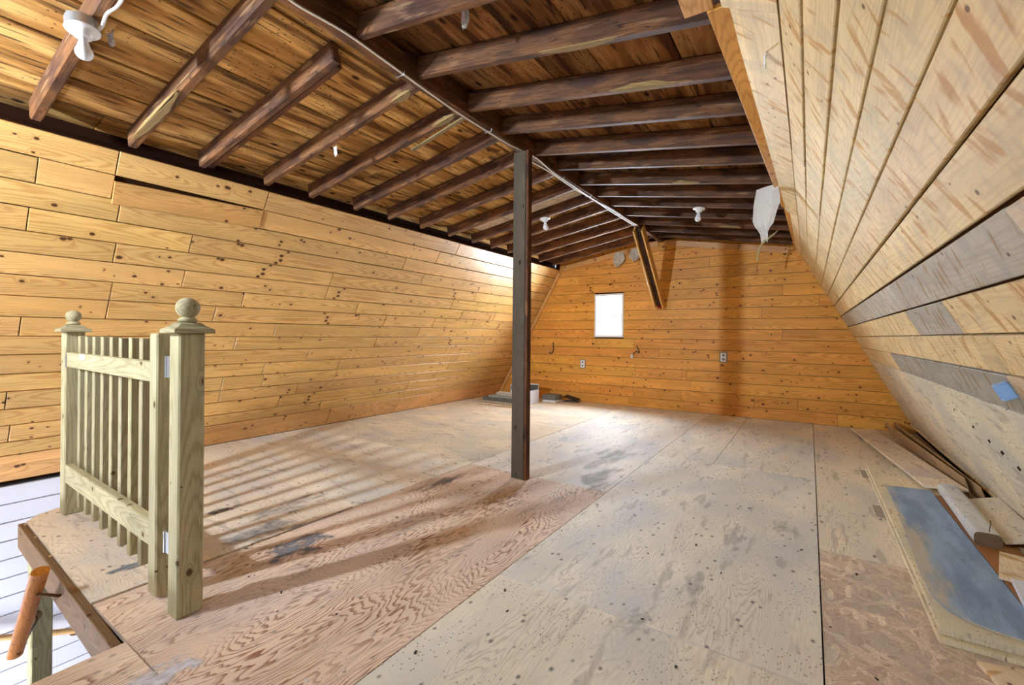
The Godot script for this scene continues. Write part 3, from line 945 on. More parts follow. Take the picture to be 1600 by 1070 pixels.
	for e in [[-4.9, -2.5, WD.position.x, -0.2], [WD.end.x, -2.5, 1.2, -0.2], [WD.position.x, -2.5, WD.end.x, WD.position.y], [WD.position.x, WD.end.y, WD.end.x, -0.2]]:
		box(nb2, Vector3(e[0], e[1], ZN - 0.1), Vector3(e[2], e[3], ZN), 0)
	var q2 := part("wall_lower_near", commit(nb2), M.white, self)
	tag(q2, "white near wall of the storey below, with a window", "", "", "structure")
	var w4 := thing("window_4", "window of the storey below beside the stairs", "", V(WD.get_center().x, WD.position.y, ZN), "", "structure")
	window_parts(w4, WD, ZN, -1.0)
	org = Vector3.ZERO

func roof() -> void:
	org = Vector3.ZERO
	var b := Buf.new()
	for s in [-1.0, 1.0]:
		var d := V(s * 0.9864, -0.1644, 0)
		var nn := V(s * 0.1644, 0.9864, 0)
		slab(b, V(XR, 2.665, (ZN + ZF) / 2) + d * 1.0 + nn * 0.065, d, Vector3.FORWARD, 2.06, ZF - ZN + 0.4, 0.06, {"col": Color(0.06, 0.035, 0.02)})
		# closes the eaves behind the wall tops
		slab(b, V(XR + s * 1.88, 2.32, (ZN + ZF) / 2), Vector3.FORWARD, Vector3.UP, ZF - ZN + 0.2, 0.42, 0.05, {"col": Color(0.06, 0.035, 0.02)})
	var r := part("ceiling", commit(b), M.board, self)
	tag(r, "underside of the old roof, dark stained boards between rafters", "", "", "structure")
	for s in [-1.0, 1.0]:
		var d := V(s * 0.9864, -0.1644, 0)
		var nn := V(s * 0.1644, 0.9864, 0)
		var at := 0.0
		var widths := [0.24, 0.30, 0.27, 0.31, 0.28, 0.27, 0.3] if s < 0 else [0.31, 0.36, 0.30, 0.4, 0.32, 0.3]
		for wdt in widths:
			var z0 := ZN
			while z0 < ZF:
				var z1: float = minf(z0 + rng.randf_range(1.9, 2.38), ZF + 0.02)
				if ZF - z1 < 0.6 and ZF + 0.02 - z0 < 2.4: z1 = ZF + 0.02
				var t: float = rng.randf_range(0.55, 1.0)
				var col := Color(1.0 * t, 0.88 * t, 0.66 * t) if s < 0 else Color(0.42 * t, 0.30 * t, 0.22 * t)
				var gap := 0.016 if s < 0 else 0.006
				var c: Vector3 = V(XR, 2.665, (z0 + z1) / 2) + d * (at + wdt / 2) + nn * (0.012 + rng.randf_range(0, 0.006))
				part("roof_board", slab_mesh(c, Vector3.FORWARD, d, z1 - z0 - 0.004, wdt - gap, 0.022, {"uo": Vector2(rng.randf() * (2.4 - z1 + z0), 0.02 + rng.randf() * (1.16 - wdt)), "us": Vector2(2.4, 1.2), "col": col, "bev": 0.003}), M.roof, r)
				z0 = z1
			at += wdt
	# newer pale sheet let in on the left slope
	var dl := V(-0.9864, -0.1644, 0)
	part("pale_panel", slab_mesh(V(XR, 2.665, 4.27) + dl * 0.62 + V(0, -0.012, 0), dl, Vector3.FORWARD, 0.98, 0.36, 0.012, {"us": Vector2(1.2, 1.2), "col": Color(1.15, 1.08, 1.0)}), M.osb, r)
	part("pale_panel", slab_mesh(V(XR, 2.665, 4.27) + dl * 1.33 + V(0, -0.012, 0), dl, Vector3.FORWARD, 0.42, 0.36, 0.012, {"us": Vector2(1.2, 1.2), "uo": Vector2(0.3, 0.4), "col": Color(1.2, 1.15, 1.05)}), M.osb, r)
	# ridge
	var ridge := thing("ridge_beam", "long dark ridge beam along the peak of the roof, over the post", "beam", V(XR, 2.52, 3.0))
	part("beam", box_mesh(XR - 0.032, 2.522, ZN, XR + 0.032, 2.68, ZF - 0.02, 2, {"us": Vector2(2.0, 0.8), "col": Color(0.78, 0.72, 0.66), "bev": 0.004}), M.beam, ridge)
	var zl := [0.62, 1.04, 1.45, 1.90, 2.27, 2.73, 3.14, 3.60, 4.05, 4.49, 4.90, 5.32, 5.75, 6.20, 6.64]
	var zr := [0.98, 1.41, 1.83, 2.27, 2.67, 3.12, 3.50, 3.95, 4.37, 4.79, 5.25, 5.74, 6.20, 6.64]
	var nth := ["first", "second", "third", "fourth", "fifth", "sixth", "seventh", "eighth", "ninth", "tenth", "eleventh", "twelfth", "thirteenth", "fourteenth", "fifteenth"]
	var lnote := ["carrying a bulb", "splintered lower end", "doubled, with short top end", "torn pale at the ridge", "with hanging split lath", "", "", "", "before the pale panel", "beyond the pale panel", "", "", "", "", "by far wall"]
	var rnote := ["cut off by picture top", "square ended", "long pale tear below", "torn near right wall", "round knot", "", "small pale tear", "", "", "beside distant bulb", "", "pale tear beyond bulb", "", "by far wall"]
	for side in 2:
		var zs: Array = zl if side == 0 else zr
		for i in zs.size():
			var s := -1.0 if side == 0 else 1.0
			var z: float = zs[i]
			var d := V(s * 0.9864, -0.1644, 0)
			var x0 := 0.034
			if side == 0 and i == 2: x0 = 0.20
			var L := (1.74 if side == 0 else 1.72) - x0
			var mid := V(XR + s * x0, 2.55 - 0.1667 * x0, z) + d * (L / 2) + V(0, 0.0575, 0)
			var note: String = lnote[i] if side == 0 else rnote[i]
			var label: String = "dark rafter on the %s roof slope, %s from near end%s" % ["left" if side == 0 else "right", nth[i], (", " + note) if note else ""]
			var o := thing("rafter", label, "rafter", mid, "rafters on the left roof slope" if side == 0 else "rafters on the right roof slope")
			var t: float = shade(0.14)
			var col := Color(0.95 * t, 0.92 * t, 0.9 * t) if side == 0 else Color(0.84 * t, 0.84 * t, 0.84 * t)
			if side == 0 and i < 4: col = Color(1.12 * t, 1.0 * t, 0.92 * t)
			var wd := 0.05 if side == 0 and i < 6 else 0.042
			part("timber", slab_mesh(mid + V(0, 0, rng.randf_range(-0.008, 0.008)), (d + V(0, 0, rng.randf_range(-0.008, 0.008))).normalized(), Vector3.UP, L, 0.112, wd, {"uo": Vector2(rng.randf() * (2.0 - L), 0.08 + rng.randf() * 0.5), "us": Vector2(2.0, 0.8), "col": col, "bev": 0.008 if side == 0 else 0.004}), M.beam, o)
			# torn, pale patches
			var tears := []
			if side == 0: tears = {1: [[0.62, 0.42]], 3: [[0.06, 0.10]], 4: [[0.05, 0.12]]}.get(i, [])
			else: tears = {2: [[0.52, 0.24]], 3: [[0.62, 0.22]], 6: [[0.62, 0.12]], 7: [[0.55, 0.14]], 11: [[0.6, 0.16]], 10: [[0.82, 0.08]]}.get(i, [])
			for q in tears:
				var cx: float = (q[0] - 0.5) * L + q[1] * 0.5
				var pts := PackedVector2Array()
				var n := 9
				for k in n + 1: pts.append(Vector2(q[1] * (k / float(n) - 0.5) * 1.6, -0.056))
				for k in range(n, -1, -1): pts.append(Vector2(q[1] * (k / float(n) - 0.5) * 1.6, -0.056 + 0.004 + sin(PI * k / n) * rng.randf_range(0.008, 0.026)))
				var up := d.cross(Vector3.FORWARD).normalized()
				if up.y < 0: up = -up
				part("torn_wood", prism_mesh(pts, mid + d * cx + Vector3.BACK * (wd / 2 - 0.001), d, up, Vector3.BACK, 0.004, {"us": Vector2(2.0, 0.48), "uo": Vector2(rng.randf(), 0.1), "col": Color(0.8, 0.6, 0.42)}), M.treated, o)
				var under := PackedVector2Array()
				for k in n + 1: under.append(Vector2(q[1] * (k / float(n) - 0.5) * 1.5, -wd * (0.5 - (0.0 if side == 1 else 0.2) * rng.randf())))
				for k in range(n, -1, -1): under.append(Vector2(q[1] * (k / float(n) - 0.5) * 1.5, -wd * 0.3 + wd * 0.75 * sin(PI * (k + 0.4) / (n + 0.8)) * rng.randf_range(0.7, 1.0)))
				part("torn_wood", prism_mesh(under, mid + d * cx - up * 0.0555, d, Vector3.BACK * -1.0, -up, 0.0025, {"us": Vector2(2.0, 0.48), "uo": Vector2(rng.randf(), 0.2), "col": Color(0.72, 0.56, 0.4)}), M.treated, o)
			if side == 0 and i == 2:
				part("sister_board", slab_mesh(mid + V(0, 0.02, 0.065) + d * 0.05, d, Vector3.UP, L * 0.98, 0.09, 0.03, {"uo": Vector2(0.3, 0.2), "us": Vector2(2.0, 0.8), "col": Color(0.9, 0.75, 0.6)}), M.beam, o)
			if side == 0 and i == 4:
				part("split_lath", slab_mesh(mid - d * (L * 0.36) + V(0, -0.085, 0.03), (d + V(0, -0.06, 0)).normalized(), Vector3.FORWARD, 0.5, 0.03, 0.012, {"us": Vector2(2.0, 0.48), "col": Color(0.75, 0.6, 0.5)}), M.treated, o)
	org = Vector3.ZERO
	# board under the rafter ends on the right, in three lengths
	var td := [["trim_6", 0.4, 1.72, -0.37, -0.272, 2.272, Color(1.0, 0.88, 0.72)], ["trim_7", 1.72, 4.66, -0.315, -0.243, 2.268, Color(1.15, 0.8, 0.42)], ["trim_8", 4.66, 6.9, -0.20, -0.152, 2.262, Color(1.0, 0.85, 0.66)]]
	for e in td:
		var xe: float = {"trim_6": -0.02, "trim_7": 0.10, "trim_8": 0.03}[e[0]]
		var dd := V(xe, 0, e[2] - e[1])
		var cc := V((e[3] + e[4] + xe) / 2, e[5], (e[1] + e[2]) / 2)
		var o := part(e[0], slab_mesh(cc, dd, Vector3.RIGHT, dd.length() - 0.002, e[4] - e[3], 0.02, {"us": Vector2(3.0, 1.2), "uo": Vector2(0.1, 0.31), "col": e[6], "bev": 0.002}), M.pine, self)
		tag(o, "length of eave board under the right rafter ends", "", "", "structure")

# ------------------------------------------------------------------ things
func post_and_brace() -> void:
	var o := thing("support_post", "dark weathered timber post standing on the floor under the ridge beam", "post", V(-1.8475, 0, 2.93))
	part("timber", box_mesh(-1.915, 0.0, 2.90, -1.805, 2.505, 2.962, 1, {"us": Vector2(2.6, 0.48), "uo": Vector2(0.02, 0.12), "col": Color(0.235, 0.205, 0.25), "bev": 0.004}), M.treated, o)
	part("side_board", box_mesh(-1.8048, 0.0, 2.902, -1.78, 2.505, 2.958, 1, {"us": Vector2(2.0, 0.8), "uo": Vector2(1.1, 0.5), "col": Color(0.62, 0.5, 0.4), "bev": 0.004}), M.beam, o)
	var b := thing("diagonal_brace", "slanting brace of two boards with a dark gap, from ridge to far wall", "brace", V(XR, 1.56, ZF - 0.06))
	var top := V(XR, 2.515, 5.83)
	var bot := V(XR, 1.56, 6.87)
	var d := (bot - top).normalized()
	var w := d.cross(Vector3.RIGHT).normalized()
	var mid := (top + bot) / 2
	var L := (bot - top).length()
	part("board", slab_mesh(mid + Vector3(-0.055, 0, 0), d, w, L, 0.13, 0.02, {"us": Vector2(3.0, 1.2), "uo": Vector2(0.2, 0.17), "col": Color(1.2, 1.0, 0.7)}), M.pine, b)
	part("board", slab_mesh(mid + Vector3(0.055, 0, 0), d, w, L, 0.13, 0.02, {"us": Vector2(3.0, 1.2), "uo": Vector2(0.9, 0.62), "col": Color(1.15, 0.9, 0.55)}), M.pine, b)
	var nearer := w if w.z > 0 else -w
	part("filler", slab_mesh(mid - nearer * 0.025, d, w, L * 0.99, 0.05, 0.088, {"us": Vector2(2.0, 0.8), "col": Color(0.35, 0.3, 0.28)}), M.beam, b)
	part("painted_end", slab_mesh(bot + d * 0.012 + Vector3(0.01, 0.0, 0), Vector3.RIGHT, w, 0.09, 0.07, 0.03), M.redpaint, b)

func gz(x: float) -> float:
	return 0.735 + (-2.05 - x) * 0.0215

func newel(x0: float, z0: float, ball: float, label: String, uo: float, top := 1.098) -> void:
	var c := V(x0 + 0.045, 0, z0 + 0.045)
	var o := thing("newel_post", label, "post", c, "newel posts of the stair gate")
	var t := {"us": Vector2(2.0, 0.48), "uo": Vector2(uo, 0.12 * (1 + int(uo * 10) % 2)), "bev": 0.006}
	part("shaft", box_mesh(x0, 0, z0, x0 + 0.09, top, z0 + 0.09, 1, t), M.treated, o)
	var cap := Buf.new()
	var r2 := sqrt(2.0)
	lathe(cap, [Vector2(0, 0), Vector2(0.068 * r2, 0), Vector2(0.070 * r2, 0.004), Vector2(0.068 * r2, 0.016), Vector2(0.058 * r2, 0.021), Vector2(0.044 * r2, 0.030), Vector2(0.034 * r2, 0.042), Vector2(0, 0.043)], c + Vector3(0, top - 0.002, 0), Vector3.UP, 4, 0.5)
	var cm := part("cap", commit(cap), M.treated, o)
	var prof := [Vector2(0, 0.04), Vector2(0.026, 0.04), Vector2(0.032, 0.046), Vector2(0.033, 0.052), Vector2(0.026, 0.058), Vector2(0.020, 0.061)]
	for i in range(3, 19):
		var a := PI * i / 18.0
		prof.append(Vector2(sin(a) * ball, 0.057 + ball - cos(a) * ball))
	part("ball_finial", lathe_mesh(prof, c + Vector3(0, top, 0), Vector3.UP, 28, 0.5), M.treated, cm)

func stair_gate() -> void:
	newel(-2.092, 0.732, 0.041, "pale newel post with ball finial at the stair opening, nearer the camera", 0.1)
	newel(-3.79, 0.772, 0.037, "pale newel post with ball finial at the far end of the gate, cracked lengthwise", 0.7)
	var g := thing("stair_gate", "wooden baby gate of square balusters and two rails between newel posts", "gate", V(-2.9, 0, 0.77))
	var tone := func() -> Color:
		var s: float = shade(0.1)
		return Color(s, s * shade(0.03), s * shade(0.06))
	part("stile", box_mesh(-2.302, 0.012, gz(-2.26) - 0.004, -2.224, 1.094, gz(-2.26) + 0.046, 1, {"us": Vector2(2.0, 0.48), "uo": Vector2(0.5, 0.13), "bev": 0.006}), M.treated, g)
	var dirx := (V(-3.68, 0, gz(-3.68)) - V(-2.303, 0, gz(-2.303))).normalized()
	for y in [[0.89, 0.975, 0.9], [0.203, 0.312, 0.2]]:
		part("rail", slab_mesh(V(-2.985, (y[0] + y[1]) / 2, gz(-2.985) + 0.017), dirx, Vector3.UP, 1.36, y[1] - y[0], 0.036, {"us": Vector2(2.0, 0.48), "uo": Vector2(y[2], 0.25), "bev": 0.004, "col": Color(1.06, 1.04, 1.02)}), M.treated, g)
	for x in [-3.555, -3.41, -3.265, -3.115, -2.965, -2.82, -2.675, -2.53, -2.39]:
		var z := gz(x) + 0.0365
		var y0: float = 0.03 + (-2.4 - x) * 0.03
		part("baluster", box_mesh(x - 0.04, y0, z, x, 1.07 + rng.randf_range(-0.003, 0.003), z + 0.04, 1, {"us": Vector2(2.0, 0.48), "uo": Vector2(rng.randf() * 0.9, 0.12 * rng.randi_range(0, 3) + 0.03), "bev": 0.003, "col": tone.call()}), M.treated, g)
	for y in [0.92, 0.225]:
		var h := Buf.new()
		box(h, Vector3(-2.128, y, gz(-2.12)), Vector3(-2.0925, y + 0.085, gz(-2.12) + 0.003), 1)
		tube(h, [V(-2.132, y, gz(-2.13)), V(-2.132, y + 0.085, gz(-2.13))], 0.006, 8)
		part("hinge", commit(h), M.galv, g)
	part("latch_plate", slab_mesh(V(-3.662, 0.925, gz(-3.66) - 0.003), dirx, Vector3.UP, 0.02, 0.08, 0.003), M.galv, g)
	part("sticker", slab_mesh(V(-3.32, 0.958, gz(-3.32) - 0.0025), dirx, Vector3.UP, 0.10, 0.03, 0.001), M.paper, g)

func rail_bracket(parent: Node, from: Vector3, to: Vector3, en: Vector3) -> void:
	var b := Buf.new()
	lathe(b, [Vector2(0, 0), Vector2(0.028, 0), Vector2(0.026, 0.005), Vector2(0.012, 0.012), Vector2(0, 0.012)], from, en, 16)
	tube(b, [from + en * 0.008, from + en * 0.03 + Vector3(0, -0.012, 0), from.lerp(to, 0.7) + Vector3(0, -0.008, 0), to], 0.007, 8)
	part("bracket", commit(b), M.brass, parent)

func stairs_below() -> void:
	var p := thing("corner_post", "square treated post standing below the corner of the landing in the stairwell", "post", V(-3.705, -2.5, 0.675))
	part("shaft", box_mesh(-3.75, -2.5, 0.633, -3.662, -0.145, 0.722, 1, {"us": Vector2(2.0, 0.48), "uo": Vector2(0.2, 0.02), "bev": 0.006, "col": Color(0.92, 0.95, 0.88)}), M.treated, p)
	var a := V(-2.60, 0.125, 0.475)
	var b := V(-3.20, -0.47, 0.50)
	var h := thing("handrail", "short orange varnished handrail descending beside the landing edge", "handrail", a)
	var up := (b - a).normalized().cross(Vector3.FORWARD).normalized()
	var hb := Buf.new()
	tube(hb, [a, a.lerp(b, 0.5), b], 0.029, 20, 0.66, Color(0.60, 0.33, 0.10))
	part("rail", commit(hb), M.orange, h)
	var m1 := a.lerp(b, 0.17)
	rail_bracket(h, V(-2.74, -0.05, 0.588), m1 + Vector3(0, -0.03, -0.005), Vector3.BACK)
	var m2 := a.lerp(b, 0.90)
	rail_bracket(h, V(-3.66, -0.52, 0.65), m2 + Vector3(0, -0.03, -0.005), Vector3.RIGHT)
	var c := V(-4.80, -1.00, 0.45)
	var d := V(-4.80, -1.275, 1.13)
	var h2 := thing("handrail", "round pale handrail fixed along the white stairwell wall", "handrail", c)
	var dd := (d - c).normalized()
	part("rail", tube_mesh([c, c.lerp(d, 0.5), d], 0.021, 14), M.orange, h2)
	for t in [0.3, 0.93]:
		var q := c.lerp(d, t)
		rail_bracket(h2, Vector3(-4.873, q.y - 0.04, q.z), q + Vector3(0, -0.018, 0), Vector3.RIGHT)

func bulb_lamp(at: Vector3, up: Vector3, label: String, tilt: Vector3, boxed: bool) -> void:
	# at: the spot on the rafter, up: out of the surface it hangs from, tilt: way the bulb points
	var o := thing("ceiling_lamp", label, "lamp", at, "bare bulb lamps on the rafters")
	var c := at
	if boxed:
		var bx := Buf.new()
		lathe(bx, [Vector2(0, 0), Vector2(0.058, 0), Vector2(0.058, 0.038), Vector2(0.054, 0.04), Vector2(0, 0.04)], c, tilt, 8, 1.0, true)
		part("junction_box", commit(bx), M.galv, o)
		c += tilt * 0.04
	part("plate", lathe_mesh([Vector2(0, 0), Vector2(0.056, 0), Vector2(0.060, 0.006), Vector2(0.056, 0.012), Vector2(0.034, 0.018), Vector2(0.030, 0.036), Vector2(0.022, 0.04), Vector2(0, 0.04)], c, tilt, 28), M.porcelain, o)
	var pr := [Vector2(0, 0), Vector2(0.014, 0.0), Vector2(0.015, 0.018), Vector2(0.020, 0.030)]
	for i in range(5, 19):
		var a := PI * i / 18.0
		pr.append(Vector2(sin(a) * 0.031, 0.066 - cos(a) * 0.031))
	part("bulb", lathe_mesh(pr, c + tilt * 0.038, tilt, 28), M.bulb, o)

func lamps_and_cables() -> void:
	var dn := V(-0.1644, -0.9864, 0)
	bulb_lamp(V(-2.60, 2.428, 0.585), Vector3.DOWN, "near bare bulb on a galvanised box and white porcelain base, top left", V(0.12, -0.99, 0.03).normalized(), true)
	bulb_lamp(V(-0.93, 2.387, 4.79), Vector3.DOWN, "distant bare bulb on a white base under the right rafters", V(-0.1, -0.99, -0.05).normalized(), false)
	bulb_lamp(V(-2.53, 2.437, 4.49), Vector3.DOWN, "distant bare bulb under the left rafters beside the post, partly hidden against the pale panel", V(0.1, -0.99, 0).normalized(), false)
	var k := thing("cable", "pale electric cable clipped along the underside of the ridge beam", "cable", V(-1.86, 2.515, 3.0))
	var pts := []
	for q in [[-1.85, 0.7], [-1.849, 1.03], [-1.851, 1.118], [-1.826, 1.323], [-1.837, 1.563], [-1.86, 1.867], [-1.878, 2.229], [-1.866, 2.717], [-1.85, 2.875], [-1.83, 3.111], [-1.862, 3.455], [-1.872, 3.997], [-1.872, 4.388], [-1.853, 4.885], [-1.845, 5.394], [-1.83, 5.643]]:
		pts.append(V(q[0], 2.515 - 0.006 * absf(sin(q[1] * 3.0)), q[1]))
	pts = smooth(pts, 4)
	part("sheath", tube_mesh(pts, 0.0075, 7, 0.6), M.cable, k)
	var p2 := []
	for q in [[-1.90, 3.15], [-1.885, 3.45], [-1.897, 3.9], [-1.875, 4.4], [-1.89, 4.9], [-1.865, 5.6]]:
		p2.append(V(q[0], 2.513, q[1]))
	part("sheath", tube_mesh(smooth(p2, 4), 0.007, 7, 0.6), M.cable, k)
	for z in [1.7, 2.5, 3.6, 4.2, 5.0]:
		part("clip", tube_mesh([V(-1.90, 2.520, z), V(-1.893, 2.502, z), V(-1.838, 2.502, z), V(-1.832, 2.520, z)], 0.0022, 6), M.galv, k)
	var c2 := thing("cable", "white cable looping from the near bulb along the first rafter", "cable", V(-2.5, 2.42, 0.6))
	part("sheath", tube_mesh(smooth([V(-2.57, 2.41, 0.58), V(-2.58, 2.40, 0.61), V(-2.555, 2.405, 0.635), V(-2.467, 2.43, 0.632), V(-2.39, 2.44, 0.645), V(-2.30, 2.455, 0.645), V(-2.0, 2.51, 0.645)], 5), 0.0065, 7, 0.7), M.paint, c2)
	var c3 := thing("cable", "loose pale yellow cable end dangling before the far wall at the top right", "cable", V(-0.5, 2.3, 6.3))
	part("sheath", tube_mesh(smooth([V(-0.30, 2.375, 6.1), V(-0.355, 2.315, 6.1), V(-0.483, 2.203, 6.1), V(-0.516, 2.107, 6.1), V(-0.528, 2.015, 6.1)], 5), 0.009, 7), M.cable2, c3)

func smooth(p: Array, n: int) -> Array:
	var out := []
	for i in p.size() - 1:
		var a: Vector3 = p[maxi(i - 1, 0)]
		var d: Vector3 = p[mini(i + 2, p.size() - 1)]
		for k in n:
			var t := k / float(n)
			out.append((p[i] as Vector3).cubic_interpolate(p[i + 1], a, d, t))
	out.append(p[-1])
	return out

func wall_fittings() -> void:
	for e in [[-3.157, 0.63, "white wall outlet on the far wall, low to the left of the window"], [-1.007, 0.815, "white wall outlet on the far wall, higher and well right of the window"]]:
		var o := thing("wall_outlet", e[2], "outlet", V(e[0], e[1], ZF), "wall outlets")
		part("box_edge", box_mesh(e[0] - 0.05, e[1] - 0.074, ZF - 0.004, e[0] + 0.05, e[1] + 0.074, ZF, 1, {"bev": 0.001}), M.grey, o)
		part("plate", box_mesh(e[0] - 0.038, e[1] - 0.062, ZF - 0.010, e[0] + 0.038, e[1] + 0.062, ZF - 0.003, 1, {"bev": 0.003}), M.paint, o)
		for dy in [-0.028, 0.028]:
			part("socket", box_mesh(e[0] - 0.016, e[1] + dy - 0.014, ZF - 0.012, e[0] + 0.016, e[1] + dy + 0.014, ZF - 0.009, 0, {"bev": 0.001}), M.grey, o)
	var h := thing("wire_hook", "dark wire hook with a pale tip hanging on the far wall left of the window", "hook", V(-3.715, 0.96, ZF - 0.01))
	part("wire", tube_mesh(smooth([V(-3.715, 0.98, ZF - 0.008), V(-3.708, 0.86, ZF - 0.012), V(-3.725, 0.80, ZF - 0.02), V(-3.76, 0.79, ZF - 0.03), V(-3.785, 0.82, ZF - 0.03)], 4), 0.007, 6), M.black, h)
	part("tip", lathe_mesh([Vector2(0, 0), Vector2(0.018, 0.006), Vector2(0.018, 0.02), Vector2(0, 0.03)], V(-3.785, 0.81, ZF - 0.03), Vector3.UP, 10), M.cable, h)
	var h2 := thing("wire_hook", "tangle of dark wire and a pale connector on the far wall below the window", "wire", V(-2.25, 0.9, ZF - 0.01))
	part("wire", tube_mesh(smooth([V(-2.245, 0.955, ZF - 0.006), V(-2.215, 0.90, ZF - 0.02), V(-2.20, 0.84, ZF - 0.02), V(-2.24, 0.87, ZF - 0.025), V(-2.275, 0.84, ZF - 0.02), V(-2.31, 0.80, ZF - 0.015)], 4), 0.006, 6), M.black, h2)
	part("connector", box_mesh(-2.335, 0.755, ZF - 0.03, -2.295, 0.82, ZF - 0.002, 1, {"bev": 0.006}), M.cable, h2)
	# blue box in the right wall
	var up := V(-1.24, 2.34, 0).normalized()
	var en := Vector3(-up.y, up.x, 0)
	var at := V(RX, 0, 0) + up * 1.06 + V(0, 0, 2.14)
	var bx := thing("electrical_box", "small blue plastic electrical box set in the right wall boards", "electrical box", at)
	var b := Buf.new()
	var f := Vector3.FORWARD
	slab(b, at + en * 0.002, f, up, 0.040, 0.056, 0.004, {"bev": 0.001})
	for s in [-1.0, 1.0]:
		slab(b, at + up * (0.026 * s) + en * 0.018, f, en, 0.040, 0.030, 0.004, {"bev": 0.0015})
		slab(b, at + f * (0.018 * s) + en * 0.018, up, en, 0.048, 0.030, 0.004, {"bev": 0.0015})
	part("body", commit(b), M.blue, bx)

func scrap(called: String, label: String, cat: String, at: Vector3, w: float, h: float, mm: Material, sd: int, group := "", face := Vector3.BACK) -> void:
	# a torn hanging piece of paper or film: a crumpled grid with real thickness from its folds
	var o := thing(called, label, cat, at, group)
	var r := RandomNumberGenerator.new()
	r.seed = sd
	var right := Vector3.UP.cross(face).normalized()
	var nx := 6
	var ny := 9
	var g := []
	for j in ny + 1:
		var t := j / float(ny)
		var row := []
		var half := (0.5 - 0.10 * sin(t * 5.0 + sd)) * (1.0 if t < 0.6 else 1.0 - (t - 0.6) * 1.9)
		var mid := 0.12 * sin(t * 3.0 + sd)
		for i in nx + 1:
			var s := (i / float(nx) - 0.5) * 2.0
			row.append(at + right * w * (mid * t + s * maxf(half, 0.03) + r.randf_range(-0.03, 0.03)) + Vector3.DOWN * h * (t + (0.06 * r.randf_range(-1, 1) if j > 0 else 0.0)) + face * w * (0.10 * sin(s * 4.0 + t * 2.0 + sd) * (0.3 + t) + r.randf_range(-0.03, 0.03)))
		g.append(row)
	var b := Buf.new()
	for j in ny:
		for i in nx:
			var A: Vector3 = g[j][i]
			var B: Vector3 = g[j][i + 1]
			var D: Vector3 = g[j + 1][i + 1]
			var E: Vector3 = g[j + 1][i]
			for q in [[A, B, D], [A, D, E]]:
				var nn: Vector3 = (q[1] - q[0]).cross(q[2] - q[0]).normalized()
				if nn.dot(face) < 0: nn = -nn
				for side in 2:
					var k := nn * (0.0008 if side == 0 else -0.0008)
					var m := nn if side == 0 else -nn
					b.tri(q[0] + k, q[1] + k, q[2] + k, m, m, m, Vector2.ZERO, Vector2.ZERO, Vector2.ZERO, Color.WHITE)
	part("sheet", commit(b), mm, o)

func scraps() -> void:
	scrap("plastic_sheet", "torn white plastic film hanging from the eave board on the right", "plastic sheet", V(-0.285, 2.285, 4.05), 0.20, 0.42, M.paper, 3, "", Vector3(-0.55, 0, 0.83).normalized())
	scrap("paper_scrap", "torn paper scrap stuck under the roof boards beside the near bulb", "paper", V(-2.75, 2.51, 0.72), 0.07, 0.07, M.paper, 5)
	scrap("paper_scrap", "small pale paper shred hanging from a left rafter, left of the post", "paper", V(-2.763, 2.40, 1.93), 0.035, 0.07, M.paper, 6)
	scrap("paper_scrap", "small pale paper shred hanging under the right roof boards near the top", "paper", V(-1.30, 2.56, 1.56), 0.045, 0.09, M.paper, 7)
	scrap("insulation_tuft", "left of two grey insulation tufts hanging over the far wall's top edge", "insulation", V(-2.53, 2.43, ZF - 0.045), 0.17, 0.24, M.wool, 8)
	scrap("insulation_tuft", "right of two grey insulation tufts over the far wall's top edge, beside the brace", "insulation", V(-2.26, 2.46, ZF - 0.045), 0.17, 0.20, M.wool, 9)
	scrap("paper_scrap", "small white paper strip stuck on the top right wall board by the eave", "paper", V(-0.150, 2.195, 1.98), 0.03, 0.06, M.paper, 10, "", Vector3(-0.88, -0.1, 0.3).normalized())

func flat_board(called: String, label: String, cat: String, c: Vector3, ax: Vector3, ay: Vector3, L: float, W: float, t: float, mm: Material, o: Dictionary, group := "") -> void:
	var th := thing(called, label, cat, c, group)
	part("board", slab_mesh(c, ax, ay, L, W, t, o), mm, th)

